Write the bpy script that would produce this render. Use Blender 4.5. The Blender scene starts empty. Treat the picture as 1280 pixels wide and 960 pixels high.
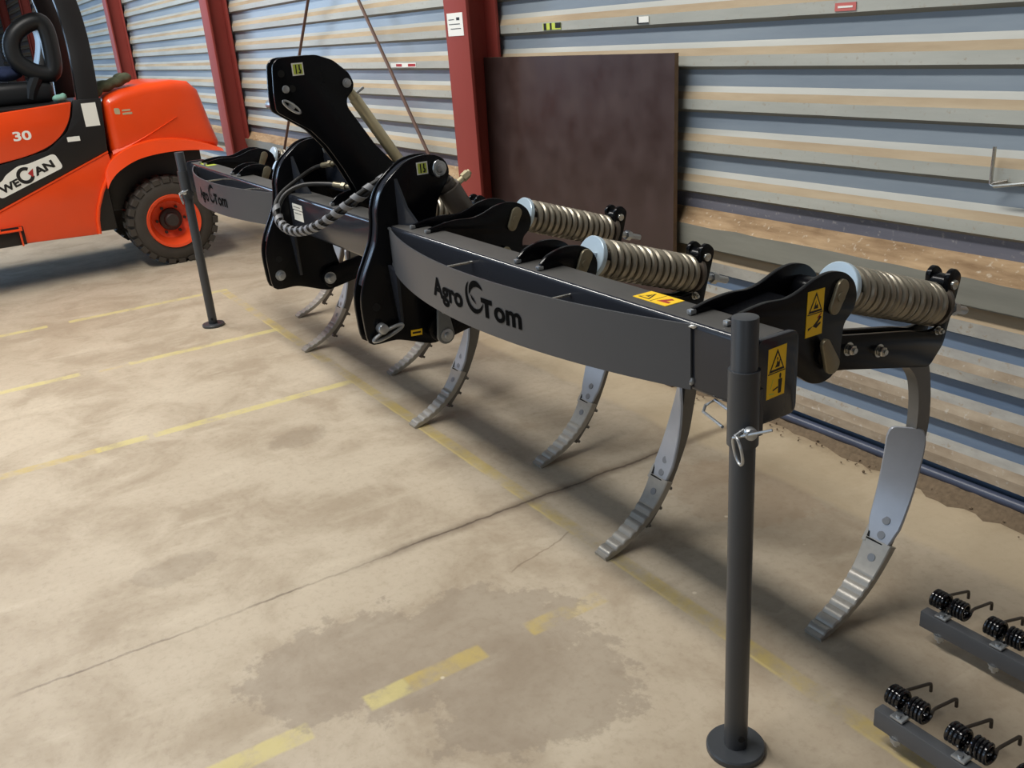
import bpy, bmesh, math, random
from math import sin, cos, pi, radians, atan2, hypot, sqrt
from mathutils import Vector, Matrix

random.seed(7)
SC = bpy.context.scene
COL = SC.collection

# ------------------------------------------------------------------ camera, sky, lamps, exposure
def make_camera():
    a, p, r, f = radians(-59.12), radians(21.48), radians(4.42), 1140.0
    fw = Vector((sin(a) * cos(p), cos(a) * cos(p), -sin(p)))
    rt = Vector((cos(a), -sin(a), 0))
    dn = fw.cross(rt)
    rt2 = cos(r) * rt + sin(r) * dn
    dn2 = -sin(r) * rt + cos(r) * dn
    cam = bpy.data.cameras.new('camera')
    cam.sensor_width = 36.0
    cam.lens = f / 1280.0 * 36.0
    cam.clip_end = 200
    o = bpy.data.objects.new('camera', cam)
    m = Matrix((rt2, -dn2, -fw)).transposed().to_4x4()
    m.translation = Vector((0, 0, 1.6))
    o.matrix_world = m
    COL.objects.link(o)
    SC.camera = o

make_camera()
SC.view_settings.view_transform = 'Standard'
SC.view_settings.look = 'None'
SC.view_settings.gamma = 1.0
SC.view_settings.use_curve_mapping = False
SC.view_settings.exposure = -0.38

W = bpy.data.worlds.new('hall_air')
SC.world = W
W.use_nodes = True
W.node_tree.nodes['Background'].inputs[0].default_value = (0.70, 0.80, 1.0, 1)
W.node_tree.nodes['Background'].inputs[1].default_value = 0.035

def area(name, loc, target, sx, sy, power, color):
    l = bpy.data.lights.new(name, 'AREA')
    l.shape = 'RECTANGLE'; l.size = sx; l.size_y = sy; l.energy = power; l.color = color
    o = bpy.data.objects.new(name, l)
    o.location = loc
    d = Vector(target) - Vector(loc)
    o.rotation_euler = d.to_track_quat('-Z', 'Y').to_euler()
    COL.objects.link(o)
    return o

# rows of roof lights over the hall, a rolled-up door across the hall and one far to the left
area('roof_light', (-7.0, -1.3, 7.0), (-7.0, -0.5, 0), 12, 0.7, 1400, (1.0, 0.965, 0.91))
area('roof_light', (-6.0, -6.5, 7.0), (-5.0, -2.5, 0), 18, 2.0, 170, (0.66, 0.82, 1.0))
area('door_and_fill_light', (-4.5, -10.0, 3.0), (-4.0, 0, 0.8), 8, 5.0, 260, (0.58, 0.77, 1.0))
area('door_and_fill_light', (6.5, -4.5, 3.0), (-1.2, 1.6, 0.8), 3.5, 3.5, 45, (0.85, 0.92, 1.0))  # added fill lamp at the right to brighten the stickers, not a door
area('door_and_fill_light', (-19.0, -3.5, 3.2), (-11.0, 2.6, 1.2), 5, 5, 650, (0.50, 0.72, 1.0))

# ------------------------------------------------------------------ materials
def srgb(r, g, b):
    f = lambda c: (c / 255 / 12.92) if c <= 10 else ((c / 255 + 0.055) / 1.055) ** 2.4
    return (f(r), f(g), f(b), 1)

def mat(name, col, rough=0.5, metal=0.0, noise=0.0, nscale=20, coat=0.0, bump=0.0, spec=0.5, rvar=0.0):
    m = bpy.data.materials.new(name)
    m.use_nodes = True
    nt = m.node_tree
    b = nt.nodes['Principled BSDF']
    b.inputs['Roughness'].default_value = rough
    b.inputs['Metallic'].default_value = metal
    b.inputs['Specular IOR Level'].default_value = spec
    if coat:
        b.inputs['Coat Weight'].default_value = coat
        b.inputs['Coat Roughness'].default_value = 0.12
    b.inputs['Base Color'].default_value = col
    if noise or bump or rvar:
        tc = nt.nodes.new('ShaderNodeTexCoord')
        n = nt.nodes.new('ShaderNodeTexNoise')
        n.inputs['Scale'].default_value = nscale
        n.inputs['Detail'].default_value = 6
        nt.links.new(tc.outputs['Object'], n.inputs['Vector'])
        if noise:
            mx = nt.nodes.new('ShaderNodeMix'); mx.data_type = 'RGBA'
            mx.inputs['A'].default_value = tuple(max(0, c * (1 - noise)) for c in col[:3]) + (1,)
            mx.inputs['B'].default_value = tuple(min(1, c * (1 + noise)) for c in col[:3]) + (1,)
            nt.links.new(n.outputs['Fac'], mx.inputs['Factor'])
            nt.links.new(mx.outputs['Result'], b.inputs['Base Color'])
        if rvar:
            mr = nt.nodes.new('ShaderNodeMapRange')
            mr.inputs['From Min'].default_value = 0.3; mr.inputs['From Max'].default_value = 0.7
            mr.inputs['To Min'].default_value = max(0, rough - rvar); mr.inputs['To Max'].default_value = min(1, rough + rvar)
            nt.links.new(n.outputs['Fac'], mr.inputs['Value'])
            nt.links.new(mr.outputs['Result'], b.inputs['Roughness'])
        if bump:
            bp = nt.nodes.new('ShaderNodeBump')
            bp.inputs['Strength'].default_value = bump
            bp.inputs['Distance'].default_value = 0.01
            nt.links.new(n.outputs['Fac'], bp.inputs['Height'])
            nt.links.new(bp.outputs['Normal'], b.inputs['Normal'])
    return m

M = dict(
    paint=mat('anthracite_paint', srgb(42, 45, 52), 0.16, noise=0.05, nscale=3),
    black=mat('black_gloss_paint', srgb(14, 15, 18), 0.22, noise=0.05, nscale=3, spec=0.18),
    banner=mat('grey_satin_paint', srgb(70, 72, 76), 0.38, noise=0.06, nscale=12),
    legp=mat('leg_paint', srgb(58, 61, 65), 0.38, noise=0.08, nscale=14),
    lever=mat('grey_lever_paint', srgb(105, 108, 108), 0.4, noise=0.1),
    hole=mat('bore_shadow', (0.003, 0.003, 0.003, 1), 0.9),
    tine=mat('silver_tine_paint', srgb(162, 167, 176), 0.34, metal=0.25, noise=0.08, nscale=30),
    cast=mat('cast_point_grey', srgb(166, 162, 154), 0.36, metal=0.3, noise=0.14, nscale=60, bump=0.06),
    dusty=mat('dusty_paint', srgb(72, 71, 69), 0.55, noise=0.25, nscale=9),
    cap=mat('zinc_cap_sky_sheen', srgb(196, 216, 230), 0.3, metal=0.3, noise=0.06, nscale=30),  # blue sky reflection on the zinc caps put into the base colour
    palered=mat('faded_red_label', srgb(196, 104, 98), 0.5),
    boltg=mat('bolt_grey', srgb(132, 134, 137), 0.4, metal=0.45),
    tineb=mat('grey_shank_paint', srgb(112, 110, 106), 0.42, metal=0.3, noise=0.12, nscale=30),
    spring=mat('spring_bronze_grey', srgb(150, 143, 128), 0.34, metal=0.55, noise=0.12, nscale=25),
    zinc=mat('zinc_plate', srgb(182, 186, 189), 0.3, metal=0.8, noise=0.08, nscale=30),
    steel=mat('bright_steel', srgb(200, 198, 190), 0.25, metal=0.9, noise=0.1, nscale=40),
    pin=mat('olive_zinc_pin', srgb(140, 132, 110), 0.42, metal=0.6, noise=0.15, nscale=40),
    gold=mat('yellow_zinc', srgb(204, 192, 156), 0.28, metal=0.25, noise=0.1, nscale=30),
    barrel=mat('cylinder_barrel', srgb(84, 76, 68), 0.38, noise=0.15, nscale=20),
    rubber=mat('hose_rubber', srgb(34, 33, 32), 0.55, noise=0.15, nscale=40),
    wrap=mat('hose_guard_grey', srgb(112, 113, 116), 0.5),
    yellow=mat('sticker_yellow', srgb(252, 206, 24), 0.4),
    lime=mat('sticker_lime', srgb(196, 210, 84), 0.4),
    ink=mat('sticker_ink', srgb(22, 20, 20), 0.5),
    redink=mat('sticker_red', srgb(170, 40, 40), 0.5),
    white=mat('sticker_white', srgb(236, 236, 228), 0.5),
    cut=mat('cut_out_letter', (0.002, 0.002, 0.002, 1), 0.9, spec=0.05),
    orange=mat('orange_paint', srgb(238, 74, 20), 0.30, noise=0.07, nscale=6, coat=0.3),
    fblack=mat('forklift_black', srgb(22, 21, 22), 0.42, noise=0.12, nscale=8),
    fglass=mat('dark_trim', srgb(16, 17, 20), 0.35),
    tyre=mat('tyre_rubber', srgb(60, 54, 47), 0.75, noise=0.25, nscale=14, bump=0.2),
    rimc=mat('orange_rim', srgb(232, 78, 36), 0.38, noise=0.08),
    hub=mat('greasy_hub', srgb(52, 44, 40), 0.55, noise=0.25, nscale=30),
    seat=mat('seat_vinyl', srgb(30, 32, 34), 0.42),
    denim=mat('navy_cloth', srgb(40, 52, 84), 0.9, noise=0.3, nscale=30, bump=0.3),
    cloth=mat('green_cloth', srgb(84, 88, 66), 0.9, noise=0.5, nscale=35, bump=0.4),
    teal=mat('pale_teal_cloth', srgb(120, 165, 150), 0.85, noise=0.2),
    red=mat('oxide_red_paint', srgb(150, 62, 54), 0.68, noise=0.10, nscale=5),
    board=mat('brown_film_face', srgb(62, 47, 44), 0.42, noise=0.45, nscale=7, rvar=0.12, bump=0.05),
    boarde=mat('plywood_edge', srgb(120, 98, 76), 0.75, noise=0.3, nscale=30),
    rod=mat('rusty_rod', srgb(92, 66, 54), 0.6, noise=0.25, nscale=30),
    kick=mat('blue_black_rail', srgb(62, 70, 90), 0.40, noise=0.3, nscale=10),
    grit=mat('grit', srgb(112, 96, 76), 0.95, noise=0.45, nscale=60, bump=0.5),
    coil=mat('black_tine_coil', srgb(14, 14, 17), 0.16, spec=0.7),
    wire=mat('tine_wire', srgb(58, 50, 42), 0.45, noise=0.15),
    bar=mat('harrow_bar_paint', srgb(78, 80, 83), 0.42, noise=0.14, nscale=12),
)

def wallmat(name, c1, c2, rough, nscale, streak=(0.6, 8, 8), speck=None):
    m = bpy.data.materials.new(name); m.use_nodes = True
    nt = m.node_tree; b = nt.nodes['Principled BSDF']
    b.inputs['Roughness'].default_value = rough
    tc = nt.nodes.new('ShaderNodeTexCoord')
    mp = nt.nodes.new('ShaderNodeMapping'); mp.inputs['Scale'].default_value = streak
    n = nt.nodes.new('ShaderNodeTexNoise'); n.inputs['Scale'].default_value = nscale; n.inputs['Detail'].default_value = 8
    n.inputs['Roughness'].default_value = 0.62
    nt.links.new(tc.outputs['Object'], mp.inputs['Vector']); nt.links.new(mp.outputs['Vector'], n.inputs['Vector'])
    r = nt.nodes.new('ShaderNodeValToRGB')
    r.color_ramp.elements[0].position = 0.33; r.color_ramp.elements[0].color = c1
    r.color_ramp.elements[1].position = 0.68; r.color_ramp.elements[1].color = c2
    nt.links.new(n.outputs['Fac'], r.inputs['Fac'])
    out = r.outputs['Color']
    if speck:
        n2 = nt.nodes.new('ShaderNodeTexNoise'); n2.inputs['Scale'].default_value = 55; n2.inputs['Detail'].default_value = 8
        nt.links.new(tc.outputs['Object'], n2.inputs['Vector'])
        r2 = nt.nodes.new('ShaderNodeValToRGB')
        r2.color_ramp.elements[0].position = 0.61; r2.color_ramp.elements[0].color = (0, 0, 0, 1)
        r2.color_ramp.elements[1].position = 0.76; r2.color_ramp.elements[1].color = (1, 1, 1, 1)
        nt.links.new(n2.outputs['Fac'], r2.inputs['Fac'])
        mx = nt.nodes.new('ShaderNodeMix'); mx.data_type = 'RGBA'
        nt.links.new(r2.outputs['Color'], mx.inputs['Factor']); nt.links.new(out, mx.inputs['A'])
        mx.inputs['B'].default_value = speck
        out = mx.outputs['Result']
    nt.links.new(out, b.inputs['Base Color'])
    return m

WM = [wallmat('sheet_valley', srgb(122, 134, 146), srgb(146, 157, 166), 0.36, 1.2, (0.5, 4, 4)),  # blue-grey sheet, with the valleys' cool daylight tint put into its colour
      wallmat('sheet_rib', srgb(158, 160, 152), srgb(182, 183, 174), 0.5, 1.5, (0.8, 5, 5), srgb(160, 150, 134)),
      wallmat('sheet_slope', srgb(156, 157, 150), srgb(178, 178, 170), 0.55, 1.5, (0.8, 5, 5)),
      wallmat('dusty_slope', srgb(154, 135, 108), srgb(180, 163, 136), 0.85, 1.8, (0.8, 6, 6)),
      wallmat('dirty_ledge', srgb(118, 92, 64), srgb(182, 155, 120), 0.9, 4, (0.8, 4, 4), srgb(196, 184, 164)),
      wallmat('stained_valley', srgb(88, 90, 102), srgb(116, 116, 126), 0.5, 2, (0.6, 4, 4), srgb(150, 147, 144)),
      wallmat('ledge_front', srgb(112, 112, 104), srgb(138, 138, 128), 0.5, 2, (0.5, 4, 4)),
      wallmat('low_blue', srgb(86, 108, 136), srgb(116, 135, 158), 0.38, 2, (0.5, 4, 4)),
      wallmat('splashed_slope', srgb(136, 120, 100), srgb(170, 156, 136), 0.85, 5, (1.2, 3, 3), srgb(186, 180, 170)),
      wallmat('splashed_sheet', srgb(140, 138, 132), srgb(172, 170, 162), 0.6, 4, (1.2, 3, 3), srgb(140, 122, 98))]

# scalar node maths for the floor
class S:
    nt = None
    def __init__(s, sock): s.s = sock
    @staticmethod
    def op(o, *a, clamp=False):
        n = S.nt.nodes.new('ShaderNodeMath'); n.operation = o; n.use_clamp = clamp
        for i, v in enumerate(a):
            if isinstance(v, S): S.nt.links.new(v.s, n.inputs[i])
            else: n.inputs[i].default_value = v
        return S(n.outputs[0])
    def __add__(a, b): return S.op('ADD', a, b)
    def __sub__(a, b): return S.op('SUBTRACT', a, b)
    def __mul__(a, b): return S.op('MULTIPLY', a, b)
    def __rsub__(a, b): return S.op('SUBTRACT', b, a)
    def absv(a): return S.op('ABSOLUTE', a)
    def mx(a, b): return S.op('MAXIMUM', a, b)
    def mn(a, b): return S.op('MINIMUM', a, b)
    def sstep(a, lo, hi):
        n = S.nt.nodes.new('ShaderNodeMapRange'); n.interpolation_type = 'SMOOTHSTEP'
        S.nt.links.new(a.s, n.inputs['Value'])
        n.inputs['From Min'].default_value = lo; n.inputs['From Max'].default_value = hi
        return S(n.outputs['Result'])
    def inv(a): return S.op('SUBTRACT', 1.0, a)

def floor_material():
    m = bpy.data.materials.new('worn_concrete'); m.use_nodes = True
    nt = m.node_tree; S.nt = nt
    b = nt.nodes['Principled BSDF']
    tc = nt.nodes.new('ShaderNodeTexCoord')
    sep = nt.nodes.new('ShaderNodeSeparateXYZ')
    nt.links.new(tc.outputs['Object'], sep.inputs[0])
    x, y = S(sep.outputs['X']), S(sep.outputs['Y'])
    def noise(scale, detail=6, rough=0.55, sx=1, sy=1, dist=0.0, off=0.0):
        mp = nt.nodes.new('ShaderNodeMapping'); mp.inputs['Scale'].default_value = (sx, sy, 1)
        mp.inputs['Location'].default_value = (off, off * 0.7, 0)
        nt.links.new(tc.outputs['Object'], mp.inputs['Vector'])
        n = nt.nodes.new('ShaderNodeTexNoise'); n.inputs['Scale'].default_value = scale
        n.inputs['Detail'].default_value = detail; n.inputs['Roughness'].default_value = rough
        n.inputs['Distortion'].default_value = dist
        nt.links.new(mp.outputs['Vector'], n.inputs['Vector'])
        return S(n.outputs['Fac'])
    def mix(f, a, c):
        n = nt.nodes.new('ShaderNodeMix'); n.data_type = 'RGBA'
        if isinstance(f, S): nt.links.new(f.s, n.inputs['Factor'])
        else: n.inputs['Factor'].default_value = f
        for k, v in (('A', a), ('B', c)):
            if isinstance(v, tuple): n.inputs[k].default_value = v
            else: nt.links.new(v, n.inputs[k])
        return n.outputs['Result']
    big = noise(0.55, 5, 0.6, dist=0.6)
    mid = noise(2.6, 8, 0.62, dist=0.4, off=3)
    fine = noise(38, 6, 0.7, off=9)
    str_ = noise(3.2, 6, 0.6, sx=2.2, sy=0.7, dist=0.3, off=17)
    wear = noise(11, 8, 0.7, off=5)
    c = mix(big.sstep(0.32, 0.68), srgb(171, 156, 134), srgb(190, 177, 156))
    c = mix(mid.sstep(0.40, 0.66) * 0.75, c, srgb(152, 136, 114))
    c = mix(str_.sstep(0.52, 0.75) * 0.45, c, srgb(203, 191, 169))
    c = mix(fine.sstep(0.45, 0.75) * 0.3, c, srgb(132, 114, 92))
    # damp blotch in front of the machine
    wob = (mid - 0.5) * 0.42 + (wear - 0.5) * 0.50
    def blob(cx, cy, rx, ry):
        dx = (x - cx) * (1 / rx); dy = (y - cy) * (1 / ry)
        d = S.op('SQRT', dx * dx + dy * dy)
        return (d + wob * 3.0).sstep(0.90, 1.06).inv()
    st = blob(-1.90, 0.92, 0.26, 0.34).mx(blob(-1.62, 0.95, 0.20, 0.30)).mx(blob(-2.05, 0.62, 0.20, 0.30))
    c = mix(st * 0.40, c, srgb(122, 109, 95))
    spots = blob(-3.6, 1.05, 0.10, 0.13).mx(blob(-1.55, 1.72, 0.07, 0.05)).mx(blob(-2.85, 0.35, 0.09, 0.14))
    c = mix(spots * 0.22, c, srgb(110, 96, 80))
    rusty = blob(-2.05, 2.15, 0.28, 0.22)
    c = mix(rusty * 0.16, c, srgb(140, 100, 60))
    # paler swept strip beside the wall
    edge = (y + (mid - 0.5) * 0.10).sstep(2.28, 2.33)
    c = mix(edge * 0.45, c, srgb(205, 186, 152))
    c = mix((y + (wear - 0.5) * 0.15).sstep(2.56, 2.68) * 0.7, c, srgb(124, 102, 76))
    # painted bay lines
    def rect(x0, x1, y0, y1, s=0.006):
        j = (wear - 0.5) * 0.012
        ax = (x + j - (x0 + x1) / 2).absv().sstep((x1 - x0) / 2 - s, (x1 - x0) / 2 + s).inv()
        ay = (y + j - (y0 + y1) / 2).absv().sstep((y1 - y0) / 2 - s, (y1 - y0) / 2 + s).inv()
        return ax * ay
    strong = None
    for r in ((-6.455, -6.395, 0.515, 1.56), (-6.455, -6.395, -1.6, 0.385),
              (-5.250, -5.190, 0.66, 1.52), (-5.268, -5.208, -1.6, 0.405),
              (-4.105, -4.045, 0.545, 1.50), (-4.105, -4.045, 0.30, 0.52),
              (-1.885, -1.82, 0.60, 0.72), (-1.885, -1.82, -0.9, 0.445)):
        q = rect(*r); strong = q if strong is None else strong.mx(q)
    faint = None
    for r in ((-6.455, -0.6, 1.50, 1.555), (-5.225, -5.19, 0.5, 0.72), (-4.105, -4.045, -0.2, 0.32),
              (-1.885, -1.82, 0.72, 0.95), (-1.885, -1.82, 1.10, 1.36)):
        q = rect(*r); faint = q if faint is None else faint.mx(q)
    thin = rect(-6.4, -0.6, 1.500, 1.508, 0.003)
    c = mix(faint * (wear + mid - 0.5).sstep(0.28, 0.72) * 0.62, c, srgb(196, 172, 84))
    c = mix(strong * wear.sstep(0.28, 0.58) * 0.66, c, srgb(206, 193, 122))
    c = mix(thin * (mid.sstep(0.4, 0.6)) * 0.5, c, srgb(214, 196, 130))
    # saw-cut joint with a dark crack, and a short side crack
    cn = noise(7, 6, 0.6, off=23)
    ln = ((x + 2.475 + (cn - 0.5) * 0.05).absv())
    crack = ln.sstep(0.002, 0.008).inv() * (y - 1.0).absv().sstep(1.1, 1.2).inv()
    halo = ln.sstep(0.0, 0.045).inv() * y.sstep(0.7, 1.1)
    c = mix(halo * 0.6, c, srgb(96, 80, 62))
    c = mix(crack * (mid.sstep(0.34, 0.60) * 0.55 + 0.15).mx(y.sstep(0.7, 1.2) * 0.7), c, srgb(74, 60, 48))
    l2 = (x - y * -0.30 + 2.13 - 1.22 * 0.30 + (cn - 0.5) * 0.05).absv().sstep(0.001, 0.006).inv() * (y - 1.36).absv().sstep(0.13, 0.15).inv()
    c = mix(l2 * 0.5, c, srgb(110, 92, 72))
    # pale chips
    vo = nt.nodes.new('ShaderNodeTexVoronoi'); vo.inputs['Scale'].default_value = 5.5
    nt.links.new(tc.outputs['Object'], vo.inputs['Vector'])
    chip = S(vo.outputs['Distance']).sstep(0.02, 0.05).inv() * noise(1.3, 2, off=31).sstep(0.5, 0.6)
    c = mix(chip * 0.7, c, srgb(226, 214, 190))
    nt.links.new(c, b.inputs['Base Color'])
    rr = (0.50 + 0) if False else None
    rg = mid * 0.3 + 0.42
    nt.links.new(rg.s, b.inputs['Roughness'])
    bp = nt.nodes.new('ShaderNodeBump'); bp.inputs['Strength'].default_value = 0.25; bp.inputs['Distance'].default_value = 0.004
    hgt = fine * 0.4 + wear * 0.6 - crack * 2.0
    nt.links.new(hgt.s, bp.inputs['Height']); nt.links.new(bp.outputs['Normal'], b.inputs['Normal'])
    return m

# ------------------------------------------------------------------ mesh helpers
class MB:
    def __init__(s): s.bm = bmesh.new(); s.mi = 0; s.done = []
    def cut(s):
        s.done.append(s.bm); s.bm = bmesh.new(); return s
    def _new(s, verts, faces, smooth=True, bev=0.0, seg=2):
        bm = s.bm
        vs = [bm.verts.new(v) for v in verts]
        fs = []
        for f in faces:
            try:
                q = bm.faces.new([vs[i] for i in f]); q.material_index = s.mi; fs.append(q)
            except ValueError: pass
        bmesh.ops.recalc_face_normals(bm, faces=fs)
        if bev:
            es = set()
            for f in fs:
                for e in f.edges:
                    if len(e.link_faces) == 2 and e.calc_face_angle(0) > radians(40): es.add(e)
            if es:
                r = bmesh.ops.bevel(bm, geom=list(es), offset=bev, segments=seg, affect='EDGES', profile=0.5, clamp_overlap=True)
                for f in r['faces']: f.material_index = s.mi
        return s
    def prism(s, poly, axis, a, b, bev=0.0, seg=2):
        f = {'x': lambda u, v, w: (w, u, v), 'y': lambda u, v, w: (u, w, v), 'z': lambda u, v, w: (u, v, w)}[axis]
        n = len(poly)
        vs = [f(u, v, a) for u, v in poly] + [f(u, v, b) for u, v in poly]
        fs = [list(range(n)), list(range(2 * n - 1, n - 1, -1))] + [[i, (i + 1) % n, n + (i + 1) % n, n + i] for i in range(n)]
        return s._new(vs, fs, bev=bev, seg=seg)
    def box(s, x0, x1, y0, y1, z0, z1, bev=0.0, seg=2):
        return s.prism([(x0, y0), (x1, y0), (x1, y1), (x0, y1)], 'z', z0, z1, bev, seg)
    def cyl(s, p, q, r, r2=None, n=24, bev=0.0, cap=True):
        p, q = Vector(p), Vector(q); r2 = r if r2 is None else r2
        d = (q - p).normalized(); u = d.orthogonal().normalized(); v = d.cross(u)
        vs = [p + r * (cos(2 * pi * i / n) * u + sin(2 * pi * i / n) * v) for i in range(n)] + \
             [q + r2 * (cos(2 * pi * i / n) * u + sin(2 * pi * i / n) * v) for i in range(n)]
        fs = [[i, (i + 1) % n, n + (i + 1) % n, n + i] for i in range(n)]
        if cap: fs += [list(range(n)), list(range(2 * n - 1, n - 1, -1))]
        return s._new(vs, fs, bev=bev)
    def hexa(s, p, q, r, n=6, bev=0.0): return s.cyl(p, q, r, n=n, bev=bev)
    def tube(s, pts, r, n=10, closed=False, cap=True):
        pts = [Vector(p) for p in pts]; N = len(pts)
        rr = r if isinstance(r, (list, tuple)) else [r] * N
        vs = []; u = None
        for i in range(N):
            t = (pts[(i + 1) % N] - pts[i - 1]) if closed else (pts[min(i + 1, N - 1)] - pts[max(i - 1, 0)])
            t.normalize()
            u = t.orthogonal().normalized() if u is None else (u - u.dot(t) * t).normalized()
            v = t.cross(u)
            vs += [pts[i] + rr[i] * (cos(2 * pi * k / n) * u + sin(2 * pi * k / n) * v) for k in range(n)]
        fs = []
        for i in range(N if closed else N - 1):
            j = (i + 1) % N
            fs += [[i * n + k, i * n + (k + 1) % n, j * n + (k + 1) % n, j * n + k] for k in range(n)]
        if cap and not closed: fs += [list(range(n)), list(range(N * n - 1, (N - 1) * n - 1, -1))]
        return s._new(vs, fs)
    def lathe(s, prof, c, d, n=48, closed=False):
        # prof: (distance along d, radius)
        c, d = Vector(c), Vector(d).normalized(); u = d.orthogonal().normalized(); v = d.cross(u)
        vs = []; P = len(prof)
        for k in range(n):
            a = 2 * pi * k / n; e = cos(a) * u + sin(a) * v
            vs += [c + h * d + r * e for h, r in prof]
        fs = []
        for k in range(n):
            k2 = (k + 1) % n
            for i in range(P if closed else P - 1):
                j = (i + 1) % P
                fs.append([k * P + i, k * P + j, k2 * P + j, k2 * P + i])
        if not closed:
            fs += [[k * P for k in range(n)], [k * P + P - 1 for k in range(n - 1, -1, -1)]]
        return s._new(vs, fs)
    def loft(s, rings, cap=True, bev=0.0):
        n = len(rings[0]); vs = [p for r in rings for p in r]; fs = []
        for i in range(len(rings) - 1):
            fs += [[i * n + k, i * n + (k + 1) % n, (i + 1) * n + (k + 1) % n, (i + 1) * n + k] for k in range(n)]
        if cap: fs += [list(range(n)), list(range(len(vs) - 1, len(vs) - n - 1, -1))]
        return s._new(vs, fs, bev=bev)
    def quad(s, pts): return s._new(pts, [list(range(len(pts)))])
    def ico(s, c, rx, ry, rz, sub=2, jit=0.0):
        r = bmesh.ops.create_icosphere(s.bm, subdivisions=sub, radius=1)
        for v in r['verts']:
            j = 1 + random.uniform(-jit, jit)
            v.co = Vector((c[0] + v.co.x * rx * j, c[1] + v.co.y * ry * j, c[2] + v.co.z * rz * j))
        return s
    def build(s, name, m, parent=None, org=(0, 0, 0), sharp=32):
        """one object per piece between cut() calls; returns the first"""
        org = Vector(org); first = None; s.objs = []
        for bm in s.done + [s.bm]:
            if not bm.verts: bm.free(); continue
            for v in bm.verts: v.co -= org
            bm.normal_update()
            for f in bm.faces: f.smooth = True
            for e in bm.edges:
                if len(e.link_faces) == 2 and e.calc_face_angle(0) > radians(sharp): e.smooth = False
            me = bpy.data.meshes.new(name); bm.to_mesh(me); bm.free()
            for x in (m if isinstance(m, (list, tuple)) else [m]): me.materials.append(x)
            o = bpy.data.objects.new(name, me); COL.objects.link(o)
            if parent: o.parent = parent
            s.objs.append(o); first = first or o
        return first

def tag(o, label=None, cat=None, group=None, kind=None):
    if label: o['label'] = label
    if cat: o['category'] = cat
    if group: o['group'] = group
    if kind: o['kind'] = kind
    return o
def empty(name, loc):
    o = bpy.data.objects.new(name, None); o.location = loc; o.empty_display_size = 0.2
    COL.objects.link(o); return o
def link_copy(o, parent, loc=None):
    c = o.copy(); COL.objects.link(c); c.parent = parent
    if loc is not None: c.location = loc
    for ch in list(o.children): link_copy(ch, c)
    return c

def fillet(poly, r, n=4):
    out = []; N = len(poly)
    for i in range(N):
        p0, p1, p2 = Vector(poly[i - 1]), Vector(poly[i]), Vector(poly[(i + 1) % N])
        a, b = (p0 - p1), (p2 - p1); la, lb = a.length, b.length
        if la < 1e-6 or lb < 1e-6: continue
        a /= la; b /= lb
        k = min(r, la * 0.45, lb * 0.45)
        s, e = p1 + a * k, p1 + b * k
        for j in range(n + 1):
            t = j / n
            out.append(tuple((1 - t) ** 2 * s + 2 * t * (1 - t) * p1 + t * t * e))
    return out
def catmull(pts, n=6):
    out = []; N = len(pts); P = [Vector(p) for p in pts]
    for i in range(N - 1):
        p0 = P[max(i - 1, 0)]; p1 = P[i]; p2 = P[i + 1]; p3 = P[min(i + 2, N - 1)]
        for j in range(n):
            t = j / n
            out.append(0.5 * ((2 * p1) + (p2 - p0) * t + (2 * p0 - 5 * p1 + 4 * p2 - p3) * t * t + (3 * p1 - p0 - 3 * p2 + p3) * t ** 3))
    out.append(P[-1]); return out
def circ(cx, cy, r, n=20, a0=0, a1=2 * pi):
    full = abs(a1 - a0 - 2 * pi) < 1e-6
    return [(cx + r * cos(a0 + (a1 - a0) * i / (n if full else n - 1)), cy + r * sin(a0 + (a1 - a0) * i / (n if full else n - 1))) for i in range(n)]
def stadium(ax, ay, bx, by, ra, rb, n=9):
    t = atan2(by - ay, bx - ax)
    return [(bx + rb * cos(t - pi / 2 + pi * i / n), by + rb * sin(t - pi / 2 + pi * i / n)) for i in range(n + 1)] + \
           [(ax + ra * cos(t + pi / 2 + pi * i / n), ay + ra * sin(t + pi / 2 + pi * i / n)) for i in range(n + 1)]

def text_polys(txt, bold=0.0):
    """letters as a flat triangulated mesh: (verts2d, faces), width, height normalised to the tight box 0..1"""
    cu = bpy.data.curves.new('lettering', 'FONT'); cu.body = txt; cu.size = 1.0; cu.offset = bold; cu.resolution_u = 4
    o = bpy.data.objects.new('lettering', cu); COL.objects.link(o)
    dg = bpy.context.evaluated_depsgraph_get(); dg.update()
    me = bpy.data.meshes.new_from_object(o.evaluated_get(dg))
    vs = [(v.co.x, v.co.y) for v in me.vertices]; fs = [list(p.vertices) for p in me.polygons]
    bpy.data.objects.remove(o); bpy.data.curves.remove(cu); bpy.data.meshes.remove(me)
    x0 = min(v[0] for v in vs); x1 = max(v[0] for v in vs); y0 = min(v[1] for v in vs); y1 = max(v[1] for v in vs)
    return [((a - x0) / (x1 - x0), (b - y0) / (y1 - y0)) for a, b in vs], fs
def put_flat(mb, vs, fs, fn):
    mb._new([fn(u, v) for u, v in vs], fs); return mb

# ------------------------------------------------------------------ hall: floor, sheeted wall, columns
fb = MB(); fb.quad([(-34, -14, 0), (14, -14, 0), (14, 3.2, 0), (-34, 3.2, 0)])
tag(fb.build('floor', floor_material()), kind='structure')

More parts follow.
